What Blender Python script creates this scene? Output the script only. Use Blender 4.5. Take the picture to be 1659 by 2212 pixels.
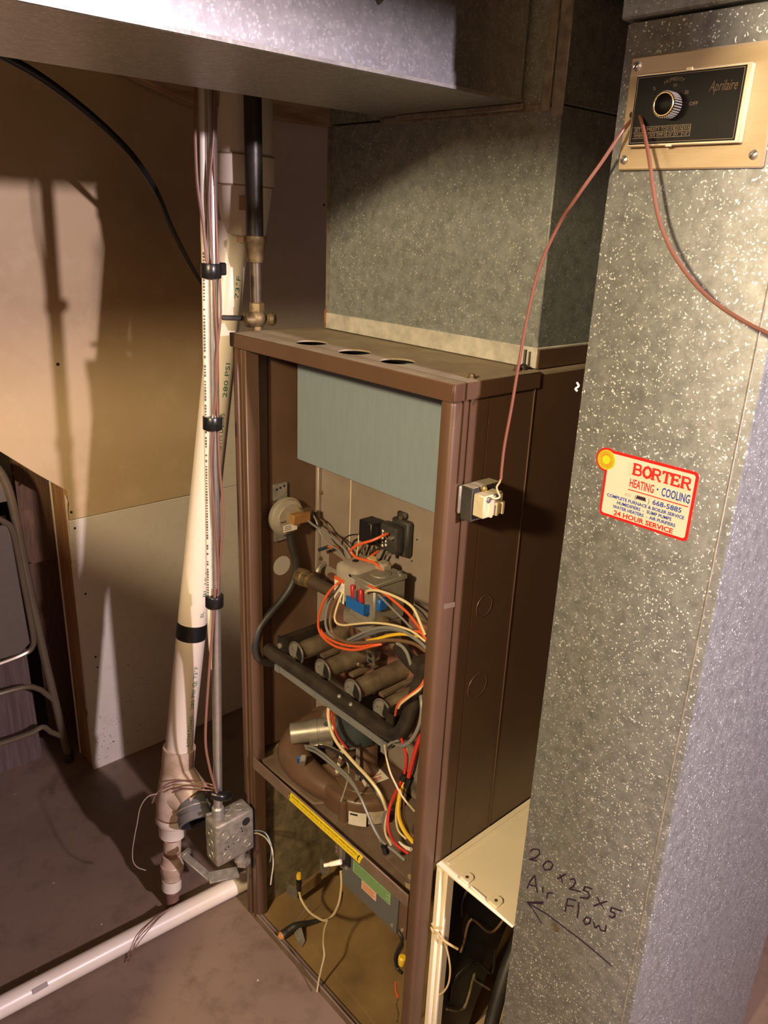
import bpy, bmesh, math, random
from mathutils import Vector, Matrix

for o in list(bpy.data.objects):
    bpy.data.objects.remove(o, do_unlink=True)
SC = bpy.context.scene
COL = SC.collection
random.seed(7)

# ------------------------------------------------------------------ camera
cam_d = bpy.data.cameras.new('camera')
cam = bpy.data.objects.new('camera', cam_d)
COL.objects.link(cam)
cam_d.sensor_fit = 'HORIZONTAL'
cam_d.sensor_width = 36.0
cam_d.lens = 36.877
cam_d.clip_start = 0.02
cam.matrix_world = Matrix(((0.669615, -0.280578, 0.687671, 1.20981),
                           (0.741686, 0.204064, -0.638952, -0.74369),
                           (0.038947, 0.937888, 0.344745, 1.51164),
                           (0, 0, 0, 1)))
SC.camera = cam

# ------------------------------------------------------------------ world, lamps, exposure
world = bpy.data.worlds.new('basement_world')
SC.world = world
world.use_nodes = True
world.node_tree.nodes['Background'].inputs[0].default_value = (0.8, 0.7, 0.6, 1)
world.node_tree.nodes['Background'].inputs[1].default_value = 0.02


def lamp(name, loc, power, color, radius):
    l = bpy.data.lights.new(name, 'POINT')
    l.energy = power
    l.color = color
    l.shadow_soft_size = radius
    o = bpy.data.objects.new(name, l)
    o.location = loc
    COL.objects.link(o)
    return o


lamp('warm_ceiling_bulb', (0.98, -1.60, 1.90), 150, (1.0, 0.77, 0.45), 0.06)
lamp('white_ceiling_bulb', (2.5, -0.07, 1.87), 230, (1.0, 0.82, 0.90), 0.035)
SC.view_settings.view_transform = 'Standard'
SC.view_settings.look = 'None'
SC.view_settings.gamma = 1.0
SC.view_settings.use_curve_mapping = False
SC.view_settings.exposure = 0.28

# ------------------------------------------------------------------ materials
MATS = {}


def mat(name, col, rough=0.6, metal=0.0, var=0.0, scale=20.0, bump=0.0, bscale=None, col2=None, spec=0.5, stretch=None,
        coat=0.0):
    """Principled material; colour wanders between col and col2 on object-space noise, with optional fine bump."""
    if name in MATS:
        return MATS[name]
    m = bpy.data.materials.new(name)
    m.use_nodes = True
    nt = m.node_tree
    b = nt.nodes['Principled BSDF']
    b.inputs['Roughness'].default_value = rough
    b.inputs['Metallic'].default_value = metal
    b.inputs['Specular IOR Level'].default_value = spec
    b.inputs['Coat Weight'].default_value = coat
    tc = nt.nodes.new('ShaderNodeTexCoord')
    src = tc.outputs['Object']
    if stretch:
        mp = nt.nodes.new('ShaderNodeMapping')
        mp.inputs['Scale'].default_value = stretch
        nt.links.new(src, mp.inputs['Vector'])
        src = mp.outputs['Vector']
    if col2 is None:
        col2 = tuple(c * (1 - var) for c in col)
    n = nt.nodes.new('ShaderNodeTexNoise')
    n.inputs['Scale'].default_value = scale
    n.inputs['Detail'].default_value = 5
    n.inputs['Roughness'].default_value = 0.6
    nt.links.new(src, n.inputs['Vector'])
    r = nt.nodes.new('ShaderNodeValToRGB')
    r.color_ramp.elements[0].position = 0.35
    r.color_ramp.elements[1].position = 0.68
    r.color_ramp.elements[0].color = (*col, 1)
    r.color_ramp.elements[1].color = (*col2, 1)
    nt.links.new(n.outputs['Fac'], r.inputs['Fac'])
    nt.links.new(r.outputs['Color'], b.inputs['Base Color'])
    if bump:
        n2 = nt.nodes.new('ShaderNodeTexNoise')
        n2.inputs['Scale'].default_value = bscale or scale * 6
        n2.inputs['Detail'].default_value = 3
        nt.links.new(src, n2.inputs['Vector'])
        bp = nt.nodes.new('ShaderNodeBump')
        bp.inputs['Strength'].default_value = bump
        bp.inputs['Distance'].default_value = 0.002
        nt.links.new(n2.outputs['Fac'], bp.inputs['Height'])
        nt.links.new(bp.outputs['Normal'], b.inputs['Normal'])
    MATS[name] = m
    return m


def galvanised(name, dark, light, fleck, cell=270.0, thresh=0.74, rough=0.5, metal=0.35, fleck_amt=1.0):
    """Zinc spangle: mottled grey with small bright crystals, each a Voronoi cell cut by noise."""
    m = bpy.data.materials.new(name)
    m.use_nodes = True
    nt = m.node_tree
    N, L = nt.nodes, nt.links
    b = N['Principled BSDF']
    tc = N.new('ShaderNodeTexCoord')
    warp = N.new('ShaderNodeTexNoise')
    warp.inputs['Scale'].default_value = 260
    L.new(tc.outputs['Object'], warp.inputs['Vector'])
    sc = N.new('ShaderNodeVectorMath'); sc.operation = 'SCALE'; sc.inputs['Scale'].default_value = 0.007
    L.new(warp.outputs['Color'], sc.inputs[0])
    ad = N.new('ShaderNodeVectorMath'); ad.operation = 'ADD'
    L.new(tc.outputs['Object'], ad.inputs[0]); L.new(sc.outputs[0], ad.inputs[1])
    v = N.new('ShaderNodeTexVoronoi'); v.inputs['Scale'].default_value = cell
    L.new(ad.outputs[0], v.inputs['Vector'])
    bw = N.new('ShaderNodeSeparateColor')
    L.new(v.outputs['Color'], bw.inputs[0])
    th = N.new('ShaderNodeMapRange')
    th.inputs['From Min'].default_value = thresh; th.inputs['From Max'].default_value = min(0.999, thresh + 0.10)
    L.new(bw.outputs[0], th.inputs['Value'])
    # shrink each crystal so that it does not fill its cell
    dm = N.new('ShaderNodeMapRange')
    dm.inputs['From Min'].default_value = 0.50; dm.inputs['From Max'].default_value = 0.34
    L.new(v.outputs['Distance'], dm.inputs['Value'])
    # broad patches with more or fewer crystals
    bn = N.new('ShaderNodeTexNoise'); bn.inputs['Scale'].default_value = 9; bn.inputs['Detail'].default_value = 3
    L.new(tc.outputs['Object'], bn.inputs['Vector'])
    br = N.new('ShaderNodeMapRange'); br.inputs['From Min'].default_value = 0.3; br.inputs['From Max'].default_value = 0.62
    br.inputs['To Min'].default_value = 0.35
    L.new(bn.outputs['Fac'], br.inputs['Value'])
    m1 = N.new('ShaderNodeMath'); m1.operation = 'MULTIPLY'; L.new(th.outputs[0], m1.inputs[0]); L.new(dm.outputs[0], m1.inputs[1])
    m2 = N.new('ShaderNodeMath'); m2.operation = 'MULTIPLY'; L.new(m1.outputs[0], m2.inputs[0]); L.new(br.outputs[0], m2.inputs[1])
    m3 = N.new('ShaderNodeMath'); m3.operation = 'MULTIPLY'; L.new(m2.outputs[0], m3.inputs[0]); m3.inputs[1].default_value = fleck_amt
    # base mottling
    n = N.new('ShaderNodeTexNoise'); n.inputs['Scale'].default_value = 60; n.inputs['Detail'].default_value = 7
    n.inputs['Roughness'].default_value = 0.75
    L.new(tc.outputs['Object'], n.inputs['Vector'])
    rp = N.new('ShaderNodeValToRGB')
    rp.color_ramp.elements[0].position = 0.33; rp.color_ramp.elements[1].position = 0.7
    rp.color_ramp.elements[0].color = (*dark, 1); rp.color_ramp.elements[1].color = (*light, 1)
    L.new(n.outputs['Fac'], rp.inputs['Fac'])
    mx = N.new('ShaderNodeMix'); mx.data_type = 'RGBA'
    L.new(m3.outputs[0], mx.inputs['Factor']); L.new(rp.outputs['Color'], mx.inputs['A'])
    mx.inputs['B'].default_value = (*fleck, 1)
    L.new(mx.outputs['Result'], b.inputs['Base Color'])
    b.inputs['Metallic'].default_value = metal
    b.inputs['Roughness'].default_value = rough
    bp = N.new('ShaderNodeBump'); bp.inputs['Strength'].default_value = 0.02; bp.inputs['Distance'].default_value = 0.0004
    L.new(n.outputs['Fac'], bp.inputs['Height']); L.new(bp.outputs['Normal'], b.inputs['Normal'])
    MATS[name] = m
    return m


GALV = galvanised('galvanised_steel', (0.135, 0.143, 0.145), (0.275, 0.288, 0.29), (0.88, 0.93, 0.98), cell=400, thresh=0.77)
GALV_FINE = galvanised('galvanised_fine', (0.16, 0.175, 0.17), (0.31, 0.335, 0.325), (0.82, 0.86, 0.85), cell=400, thresh=0.82,
                       fleck_amt=0.7)
GALV_DUCT = galvanised('galvanised_duct', (0.34, 0.34, 0.35), (0.50, 0.50, 0.52), (0.8, 0.8, 0.82), cell=230, thresh=0.6,
                       rough=0.40, metal=0.85, fleck_amt=0.5)
GALV_PLAIN = mat('zinc_plain', (0.45, 0.44, 0.41), 0.4, 0.6, 0.35, 60, 0.1, 200)
ZINC_OLD = mat('zinc_tarnished', (0.34, 0.31, 0.26), 0.5, 0.45, 0.45, 70, 0.15, 220)
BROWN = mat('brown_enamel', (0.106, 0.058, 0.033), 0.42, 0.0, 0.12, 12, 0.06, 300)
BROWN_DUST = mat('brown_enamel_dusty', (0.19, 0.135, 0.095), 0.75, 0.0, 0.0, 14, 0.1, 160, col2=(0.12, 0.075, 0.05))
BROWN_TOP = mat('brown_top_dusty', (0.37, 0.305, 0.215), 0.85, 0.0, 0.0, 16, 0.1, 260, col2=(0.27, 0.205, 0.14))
BROWN_IN = mat('brown_inner', (0.135, 0.078, 0.048), 0.5, 0.0, 0.2, 18, 0.05, 200)
GREYPANEL = mat('grey_blue_panel', (0.245, 0.305, 0.345), 0.55, 0.15, 0.07, 90, 0.12, 500, stretch=(1.6, 1, 0.25))
BACKPLATE = mat('tan_aluminised_plate', (0.33, 0.275, 0.23), 0.5, 0.2, 0.0, 9, 0.08, 200, col2=(0.27, 0.215, 0.165))
REDOXIDE = mat('red_oxide', (0.25, 0.105, 0.075), 0.7, 0.1, 0.0, 30, 0.1, 200, col2=(0.12, 0.06, 0.045))
CREAM = mat('cream_enamel', (0.84, 0.75, 0.56), 0.42, 0.0, 0.08, 10, 0.04, 300)
PVC = mat('white_pvc', (0.70, 0.61, 0.50), 0.33, 0.0, 0.0, 7, 0.03, 200, col2=(0.78, 0.71, 0.62), stretch=(1, 1, 0.35))
PVC_FIT = mat('stained_pvc_fitting', (0.64, 0.52, 0.42), 0.35, 0.0, 0.0, 22, 0.03, 150, col2=(0.42, 0.30, 0.20))
PVC_GREY = mat('grey_pvc', (0.13, 0.125, 0.13), 0.4, 0.0, 0.2, 20)
STAIN = mat('purple_primer_stain', (0.20, 0.05, 0.045), 0.5, 0.0, 0.5, 60)
COPPER = mat('copper_stained', (0.36, 0.20, 0.15), 0.55, 0.2, 0.5, 60)
BLACKPIPE = mat('black_iron', (0.022, 0.020, 0.019), 0.42, 0.3, 0.0, 25, 0.15, 160, col2=(0.045, 0.036, 0.026))
IRON_DIRTY = mat('dusty_black_iron', (0.016, 0.014, 0.012), 0.45, 0.1, 0.0, 22, 0.15, 160, col2=(0.050, 0.038, 0.026))
BRASS_OLD = mat('old_brass', (0.26, 0.19, 0.095), 0.5, 0.6, 0.0, 60, 0.1, 200, col2=(0.13, 0.09, 0.055))
BRASS = mat('brass', (0.62, 0.45, 0.17), 0.32, 0.8, 0.2, 60)
BRASS_PLATE = mat('brushed_brass', (0.46, 0.365, 0.24), 0.45, 0.3, 0.0, 8, 0.05, 300, col2=(0.37, 0.285, 0.18), stretch=(0.3, 1, 3))
GOLD_BRIGHT = mat('bright_gold_trim', (0.72, 0.60, 0.44), 0.28, 0.4, 0.1, 30)
STEEL = mat('bright_steel', (0.62, 0.60, 0.57), 0.28, 0.85, 0.15, 60)
STEEL_DIM = mat('dull_steel', (0.36, 0.34, 0.30), 0.42, 0.4, 0.3, 60)
BURNER = mat('burner_steel', (0.26, 0.205, 0.135), 0.34, 0.35, 0.0, 30, 0.08, 150, col2=(0.13, 0.098, 0.066))
CAST_ALU = mat('cast_aluminium', (0.34, 0.315, 0.265), 0.5, 0.45, 0.25, 45, 0.15, 300)
VALVE_PLASTIC = mat('valve_plastic_dusty', (0.33, 0.29, 0.235), 0.7, 0.0, 0.15, 40, 0.1, 300)
BLACK = mat('black_plastic', (0.012, 0.012, 0.013), 0.4, 0.0, 0.3, 40)
BLACKFACE = mat('black_anodised_face', (0.006, 0.005, 0.005), 0.3, 0.0, 0.2, 30, spec=0.12)
BLACK_DUSTY = mat('black_plastic_dusty', (0.022, 0.021, 0.02), 0.6, 0.0, 0.0, 30, 0.1, 200, col2=(0.05, 0.044, 0.035))
RUBBER = mat('black_rubber', (0.018, 0.017, 0.016), 0.5, 0.0, 0.0, 20, 0.05, 100, col2=(0.045, 0.038, 0.030))
TAPE = mat('black_tape', (0.010, 0.010, 0.011), 0.3, 0.0, 0.3, 40, 0.1, 200)
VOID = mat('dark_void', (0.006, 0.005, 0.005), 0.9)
YELLOW = mat('yellow_label', (0.95, 0.72, 0.006), 0.45, 0.0, 0.08, 20)
YELLOWW = mat('yellow_insulation', (0.80, 0.50, 0.03), 0.4)
INK = mat('black_ink', (0.015, 0.012, 0.010), 0.6)
INK_FAINT = mat('faded_ink', (0.22, 0.15, 0.02), 0.6)
PEN = mat('marker_pen_ink', (0.020, 0.008, 0.030), 0.45)
GREENINK = mat('green_print', (0.02, 0.16, 0.10), 0.5)
WHITE = mat('white_paper', (0.78, 0.73, 0.64), 0.6, 0.0, 0.1, 40)
STICKER = mat('sticker_cream', (0.68, 0.64, 0.53), 0.4, 0.0, 0.05, 30)
RED = mat('sticker_red', (0.58, 0.016, 0.014), 0.35)
REDTEXT = mat('red_print', (0.62, 0.022, 0.022), 0.45)
BLUETEXT = mat('blue_print', (0.018, 0.055, 0.36), 0.45)
SUNY = mat('sun_yellow', (0.90, 0.62, 0.02), 0.4)
GREENLAB = mat('green_label', (0.26, 0.43, 0.20), 0.5, 0.0, 0.12, 80)
GREENLAB_INK = mat('dark_green_ink', (0.12, 0.24, 0.09), 0.6)
PEACH = mat('peach_label', (0.72, 0.50, 0.33), 0.55, 0.0, 0.1, 60)
PEACH_INK = mat('red_ink', (0.55, 0.20, 0.11), 0.6)
CTRLGREY = mat('slate_grey_enamel', (0.125, 0.130, 0.132), 0.55, 0.1, 0.12, 120, 0.1, 300)
MOTOR = mat('motor_teal_grey', (0.050, 0.068, 0.070), 0.45, 0.1, 0.2, 40)
HOUSING = mat('inducer_brown', (0.155, 0.092, 0.058), 0.36, 0.0, 0.0, 10, 0.05, 150, col2=(0.115, 0.065, 0.042))
INSUL = mat('dirty_insulation', (0.27, 0.215, 0.115), 0.95, 0.0, 0.0, 26, 0.5, 90, col2=(0.085, 0.07, 0.04))
PANFLOOR = mat('rusty_base_pan', (0.29, 0.185, 0.070), 0.7, 0.0, 0.0, 7, 0.15, 90, col2=(0.16, 0.098, 0.042))
W_ORANGE = mat('orange_insulation', (0.66, 0.105, 0.028), 0.4)
W_RED = mat('red_insulation', (0.52, 0.030, 0.018), 0.4)
W_GREY = mat('grey_insulation', (0.20, 0.20, 0.19), 0.45)
W_WHITE = mat('white_insulation', (0.62, 0.55, 0.42), 0.45)
W_CREAM = mat('cream_insulation', (0.70, 0.58, 0.33), 0.45)
W_BROWN = mat('brown_insulation', (0.15, 0.085, 0.045), 0.45)
W_BLACK = mat('black_insulation', (0.018, 0.016, 0.014), 0.45)
W_BLUE = mat('blue_insulation', (0.018, 0.07, 0.30), 0.45)
W_TEAL = mat('pale_teal_insulation', (0.22, 0.33, 0.36), 0.45)
W_SALMON = mat('salmon_wire', (0.19, 0.075, 0.055), 0.42)
W_MAROON = mat('brown_thermostat_wire', (0.20, 0.095, 0.075), 0.4)
BLUEP = mat('blue_plastic', (0.012, 0.115, 0.42), 0.4)
TRCREAM = mat('transformer_cream', (0.60, 0.53, 0.35), 0.5, 0.0, 0.15, 80)
RUST = mat('rust_orange', (0.40, 0.15, 0.04), 0.8, 0.0, 0.5, 60)
WOOD_STUD = mat('pine_stud', (0.42, 0.225, 0.095), 0.6, 0.0, 0.0, 10, 0.15, 60, col2=(0.28, 0.13, 0.05), stretch=(6, 6, 0.7))
WOOD_BOARD = mat('brown_board', (0.16, 0.085, 0.045), 0.6, 0.0, 0.0, 30, 0.2, 60, col2=(0.09, 0.045, 0.024), stretch=(8, 8, 0.6))
WOOD_RAW = mat('raw_lumber', (0.62, 0.48, 0.34), 0.8, 0.0, 0.0, 9, 0.1, 60, col2=(0.35, 0.2, 0.1), stretch=(4, 0.6, 4))
TAN_STEEL = mat('tan_painted_steel', (0.17, 0.132, 0.085), 0.25, 0.3, 0.12, 20)
TAN_SEAT = mat('tan_seat_steel', (0.13, 0.105, 0.08), 0.5, 0.1, 0.10, 60, 0.1, 300)
GYPSUM = mat('torn_gypsum_edge', (0.68, 0.62, 0.50), 0.95, 0.0, 0.15, 60, 0.3, 120)


# ------------------------------------------------------------------ mesh helpers
ORG = {}          # world origin of every object built here


class MB:
    """Collects shapes in world coordinates; build() links them as one mesh object."""

    def __init__(self):
        self.v = []
        self.f = []
        self.k = 0

    def add(self, vs, fs):
        n = len(self.v)
        self.v += [tuple(p) for p in vs]
        self.f += [tuple(i + n for i in f) for f in fs]
        return self

    def box(self, x0, x1, y0, y1, z0, z1):
        vs = [(x, y, z) for x in (x0, x1) for y in (y0, y1) for z in (z0, z1)]
        return self.add(vs, [(0, 1, 3, 2), (4, 6, 7, 5), (0, 4, 5, 1), (2, 3, 7, 6), (0, 2, 6, 4), (1, 5, 7, 3)])

    def obox(self, c, ax, ay, az, sx, sy, sz):
        """Box about c with unit axes ax, ay, az and full sizes."""
        c, ax, ay, az = Vector(c), Vector(ax).normalized(), Vector(ay).normalized(), Vector(az).normalized()
        vs = [c + ax * i * sx / 2 + ay * j * sy / 2 + az * k * sz / 2 for i in (-1, 1) for j in (-1, 1) for k in (-1, 1)]
        return self.add(vs, [(0, 1, 3, 2), (4, 6, 7, 5), (0, 4, 5, 1), (2, 3, 7, 6), (0, 2, 6, 4), (1, 5, 7, 3)])

    def bar(self, p0, p1, w, h, up=(0, 0, 1)):
        p0, p1 = Vector(p0), Vector(p1)
        d = (p1 - p0)
        s = d.cross(Vector(up))
        if s.length < 1e-6:
            s = Vector((1, 0, 0))
        s.normalize()
        u = s.cross(d).normalized()
        return self.obox((p0 + p1) / 2, d, s, u, d.length, w, h)

    def prism(self, poly, ext):
        """Closed polygon (3D points) pushed along ext."""
        n = len(poly)
        e = Vector(ext)
        vs = [Vector(p) for p in poly] + [Vector(p) + e for p in poly]
        fs = [tuple(range(n))[::-1], tuple(range(n, 2 * n))]
        fs += [(i, (i + 1) % n, n + (i + 1) % n, n + i) for i in range(n)]
        return self.add(vs, fs)

    def lathe(self, o, axis, prof, n=20, cap=True):
        """prof = [(t along axis, radius)]."""
        o, a = Vector(o), Vector(axis).normalized()
        s = a.orthogonal().normalized()
        t = a.cross(s)
        vs, fs = [], []
        for (d, r) in prof:
            for i in range(n):
                an = 2 * math.pi * i / n
                vs.append(o + a * d + s * (r * math.cos(an)) + t * (r * math.sin(an)))
        for k in range(len(prof) - 1):
            for i in range(n):
                j = (i + 1) % n
                fs.append((k * n + i, k * n + j, (k + 1) * n + j, (k + 1) * n + i))
        if cap:
            fs.append(tuple(range(n))[::-1])
            fs.append(tuple(range((len(prof) - 1) * n, len(prof) * n)))
        return self.add(vs, fs)

    def cyl(self, p0, p1, r, n=16, r2=None, cap=True):
        d = Vector(p1) - Vector(p0)
        return self.lathe(p0, d, [(0, r), (d.length, r if r2 is None else r2)], n, cap)

    def tube(self, pts, r, n=8, sub=5, smooth=True, flat=1.0):
        """Round tube along a Catmull-Rom curve; r may be a list."""
        P = [Vector(p) for p in pts]
        path, rad = [], []
        rs = r if isinstance(r, (list, tuple)) else [r] * len(P)
        if smooth and len(P) > 2:
            for i in range(len(P) - 1):
                p0 = P[i - 1] if i else P[0] * 2 - P[1]
                p1, p2 = P[i], P[i + 1]
                p3 = P[i + 2] if i + 2 < len(P) else p2 * 2 - p1
                for k in range(sub):
                    u = k / sub
                    path.append(0.5 * ((2 * p1) + (p2 - p0) * u + (2 * p0 - 5 * p1 + 4 * p2 - p3) * u * u
                                       + (3 * p1 - p0 - 3 * p2 + p3) * u ** 3))
                    rad.append(rs[i] * (1 - u) + rs[i + 1] * u)
            path.append(P[-1]); rad.append(rs[-1])
        else:
            path, rad = P, list(rs)
        vs, fs = [], []
        d0 = (path[1] - path[0]).normalized()
        s = d0.orthogonal().normalized()
        for i, p in enumerate(path):
            d = (path[min(i + 1, len(path) - 1)] - path[max(i - 1, 0)])
            if d.length < 1e-9:
                d = d0
            d.normalize()
            s = (s - d * s.dot(d))
            s = s.normalized() if s.length > 1e-6 else d.orthogonal().normalized()
            t = d.cross(s)
            for k in range(n):
                an = 2 * math.pi * k / n
                vs.append(p + s * (rad[i] * math.cos(an)) + t * (rad[i] * flat * math.sin(an)))
        m = len(path)
        for i in range(m - 1):
            for k in range(n):
                j = (k + 1) % n
                fs.append((i * n + k, i * n + j, (i + 1) * n + j, (i + 1) * n + k))
        fs.append(tuple(range(n))[::-1])
        fs.append(tuple(range((m - 1) * n, m * n)))
        return self.add(vs, fs)

    def ribbon(self, pts, w, nrm, thick=0.0004):
        """Flat stroke of width w lying on a plane with normal nrm."""
        P = [Vector(p) for p in pts]
        nrm = Vector(nrm).normalized()
        for a, b in zip(P[:-1], P[1:]):
            d = b - a
            if d.length < 1e-7:
                continue
            s = d.normalized().cross(nrm) * (w / 2)
            e = d.normalized() * (w * 0.3)
            self.k += 1
            up = nrm * (1.5e-5 * (self.k % 14))          # overlapping strokes never share a plane
            self.prism([a - e - s, b + e - s, b + e + s, a - e + s], nrm * thick + up)
        return self

    def disc(self, c, nrm, r, thick=0.001, n=20):
        return self.lathe(c, nrm, [(0, r), (thick, r)], n)

    def ring(self, c, nrm, r, rt, n=24, m=6):
        """Torus."""
        c, a = Vector(c), Vector(nrm).normalized()
        s = a.orthogonal().normalized()
        t = a.cross(s)
        vs, fs = [], []
        for i in range(n):
            an = 2 * math.pi * i / n
            rd = s * math.cos(an) + t * math.sin(an)
            for k in range(m):
                b = 2 * math.pi * k / m
                vs.append(c + rd * (r + rt * math.cos(b)) + a * (rt * math.sin(b)))
        for i in range(n):
            for k in range(m):
                fs.append((i * m + k, ((i + 1) % n) * m + k, ((i + 1) % n) * m + (k + 1) % m, i * m + (k + 1) % m))
        return self.add(vs, fs)

    def build(self, name, material, parent=None, bevel=0.0, smooth=True, seg=1, org=None):
        me = bpy.data.meshes.new(name)
        if parent is not None:
            o3 = ORG[parent]
        elif org is not None:
            o3 = Vector(org)
        else:
            xs = [p[0] for p in self.v]; ys = [p[1] for p in self.v]; zs = [p[2] for p in self.v]
            o3 = Vector(((min(xs) + max(xs)) / 2, (min(ys) + max(ys)) / 2, min(zs)))
        me.from_pydata([tuple(Vector(p) - o3) for p in self.v], [], self.f)
        bm = bmesh.new()
        bm.from_mesh(me)
        bmesh.ops.recalc_face_normals(bm, faces=bm.faces)
        if bevel:
            es = [e for e in bm.edges if len(e.link_faces) == 2 and e.calc_face_angle(0) > 0.6]
            bmesh.ops.bevel(bm, geom=es, offset=bevel, segments=seg, affect='EDGES', profile=0.5, clamp_overlap=True)
        bm.to_mesh(me)
        bm.free()
        if smooth:
            me.shade_smooth()
            me.set_sharp_from_angle(angle=math.radians(38))
        me.materials.append(material)
        o = bpy.data.objects.new(name, me)
        COL.objects.link(o)
        ORG[o] = o3
        if parent is not None:
            o.parent = parent
        else:
            o.location = o3
        return o


def B(x0, x1, y0, y1, z0, z1):
    return MB().box(x0, x1, y0, y1, z0, z1)


def tag(o, label=None, cat=None, group=None, kind=None):
    if label:
        o['label'] = label
    if cat:
        o['category'] = cat
    if group:
        o['group'] = group
    if kind:
        o['kind'] = kind
    return o


def thing(name, loc, label, cat, group=None):
    o = bpy.data.objects.new(name, None)
    o.empty_display_size = 0.05
    COL.objects.link(o)
    o.location = loc
    ORG[o] = Vector(loc)
    tag(o, label, cat, group)
    return o


def wire(name, pts, r, material, parent, n=7, sub=5):
    return MB().tube(pts, r, n, sub).build(name, material, parent)


def text(body, size, origin, xd, yd, material, parent, name='lettering', shear=0.0, bold=0.0, align='LEFT', spacing=1.0,
         width=None, lift=0.0005, warp=None):
    """Lettering as a thin mesh lying on the plane through origin with axes xd (reading direction) and yd (up)."""
    cu = bpy.data.curves.new('tmp', 'FONT')
    cu.body = body
    cu.size = size
    cu.shear = shear
    cu.offset = bold
    cu.align_x = align
    cu.space_character = spacing
    cu.resolution_u = 2
    ob = bpy.data.objects.new('tmp', cu)
    COL.objects.link(ob)
    dg = bpy.context.evaluated_depsgraph_get()
    me = bpy.data.meshes.new_from_object(ob.evaluated_get(dg))
    bpy.data.objects.remove(ob, do_unlink=True)
    bpy.data.curves.remove(cu)
    xd, yd = Vector(xd).normalized(), Vector(yd).normalized()
    nd = xd.cross(yd)
    o3 = ORG[parent]
    ox = Vector(origin)
    k = 1.0
    if width and len(me.vertices):
        k = width / max(1e-6, max(v.co.x for v in me.vertices) - min(v.co.x for v in me.vertices))
    for v in me.vertices:
        if warp:
            v.co = warp(v.co.x * k, v.co.y) - o3
        else:
            v.co = ox + xd * (v.co.x * k) + yd * v.co.y + nd * lift - o3
    me.materials.clear()
    me.materials.append(material)
    me.name = name
    o = bpy.data.objects.new(name, me)
    COL.objects.link(o)
    o.parent = parent
    ORG[o] = o3
    return o


def copy_part(o, name, parent, offset):
    c = o.copy()
    c.name = name
    COL.objects.link(c)
    c.parent = parent
    c.location = Vector(o.location) + Vector(offset)
    ORG[c] = ORG[o]
    for ch in [q for q in bpy.data.objects if q.parent == o]:
        d = ch.copy()
        COL.objects.link(d)
        d.parent = c
        ORG[d] = ORG[o]
    return c


# ------------------------------------------------------------------ the room
def layered(name, base, blot, stain, s1, s2, rough, bump, fleck=None):
    """Surface with two scales of mottling and optional pale flecks."""
    m = bpy.data.materials.new(name)
    m.use_nodes = True
    N, L = m.node_tree.nodes, m.node_tree.links
    b = N['Principled BSDF']
    b.inputs['Roughness'].default_value = rough
    tc = N.new('ShaderNodeTexCoord')
    n1 = N.new('ShaderNodeTexNoise'); n1.inputs['Scale'].default_value = s1; n1.inputs['Detail'].default_value = 6
    n1.inputs['Distortion'].default_value = 0.6
    n2 = N.new('ShaderNodeTexNoise'); n2.inputs['Scale'].default_value = s2; n2.inputs['Detail'].default_value = 8
    n2.inputs['Roughness'].default_value = 0.7
    for n in (n1, n2):
        L.new(tc.outputs['Object'], n.inputs['Vector'])
    r1 = N.new('ShaderNodeValToRGB'); r1.color_ramp.elements[0].position = 0.38; r1.color_ramp.elements[1].position = 0.66
    r1.color_ramp.elements[0].color = (*base, 1); r1.color_ramp.elements[1].color = (*blot, 1)
    L.new(n1.outputs['Fac'], r1.inputs['Fac'])
    r2 = N.new('ShaderNodeMapRange'); r2.inputs['From Min'].default_value = 0.5; r2.inputs['From Max'].default_value = 0.75
    L.new(n2.outputs['Fac'], r2.inputs['Value'])
    mx = N.new('ShaderNodeMix'); mx.data_type = 'RGBA'
    L.new(r2.outputs[0], mx.inputs['Factor']); L.new(r1.outputs['Color'], mx.inputs['A'])
    mx.inputs['B'].default_value = (*stain, 1)
    out = mx.outputs['Result']
    if fleck:
        v = N.new('ShaderNodeTexVoronoi'); v.inputs['Scale'].default_value = 26
        L.new(tc.outputs['Object'], v.inputs['Vector'])
        fr = N.new('ShaderNodeMapRange'); fr.inputs['From Min'].default_value = 0.07; fr.inputs['From Max'].default_value = 0.04
        L.new(v.outputs['Distance'], fr.inputs['Value'])
        sp = N.new('ShaderNodeSeparateColor'); L.new(v.outputs['Color'], sp.inputs[0])
        gt = N.new('ShaderNodeMath'); gt.operation = 'GREATER_THAN'; gt.inputs[1].default_value = 0.80
        L.new(sp.outputs[1], gt.inputs[0])
        mu = N.new('ShaderNodeMath'); mu.operation = 'MULTIPLY'
        L.new(fr.outputs[0], mu.inputs[0]); L.new(gt.outputs[0], mu.inputs[1])
        m2 = N.new('ShaderNodeMix'); m2.data_type = 'RGBA'
        L.new(mu.outputs[0], m2.inputs['Factor']); L.new(out, m2.inputs['A']); m2.inputs['B'].default_value = (*fleck, 1)
        out = m2.outputs['Result']
    L.new(out, b.inputs['Base Color'])
    bp = N.new('ShaderNodeBump'); bp.inputs['Strength'].default_value = bump; bp.inputs['Distance'].default_value = 0.003
    L.new(n2.outputs['Fac'], bp.inputs['Height']); L.new(bp.outputs['Normal'], b.inputs['Normal'])
    return m


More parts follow.
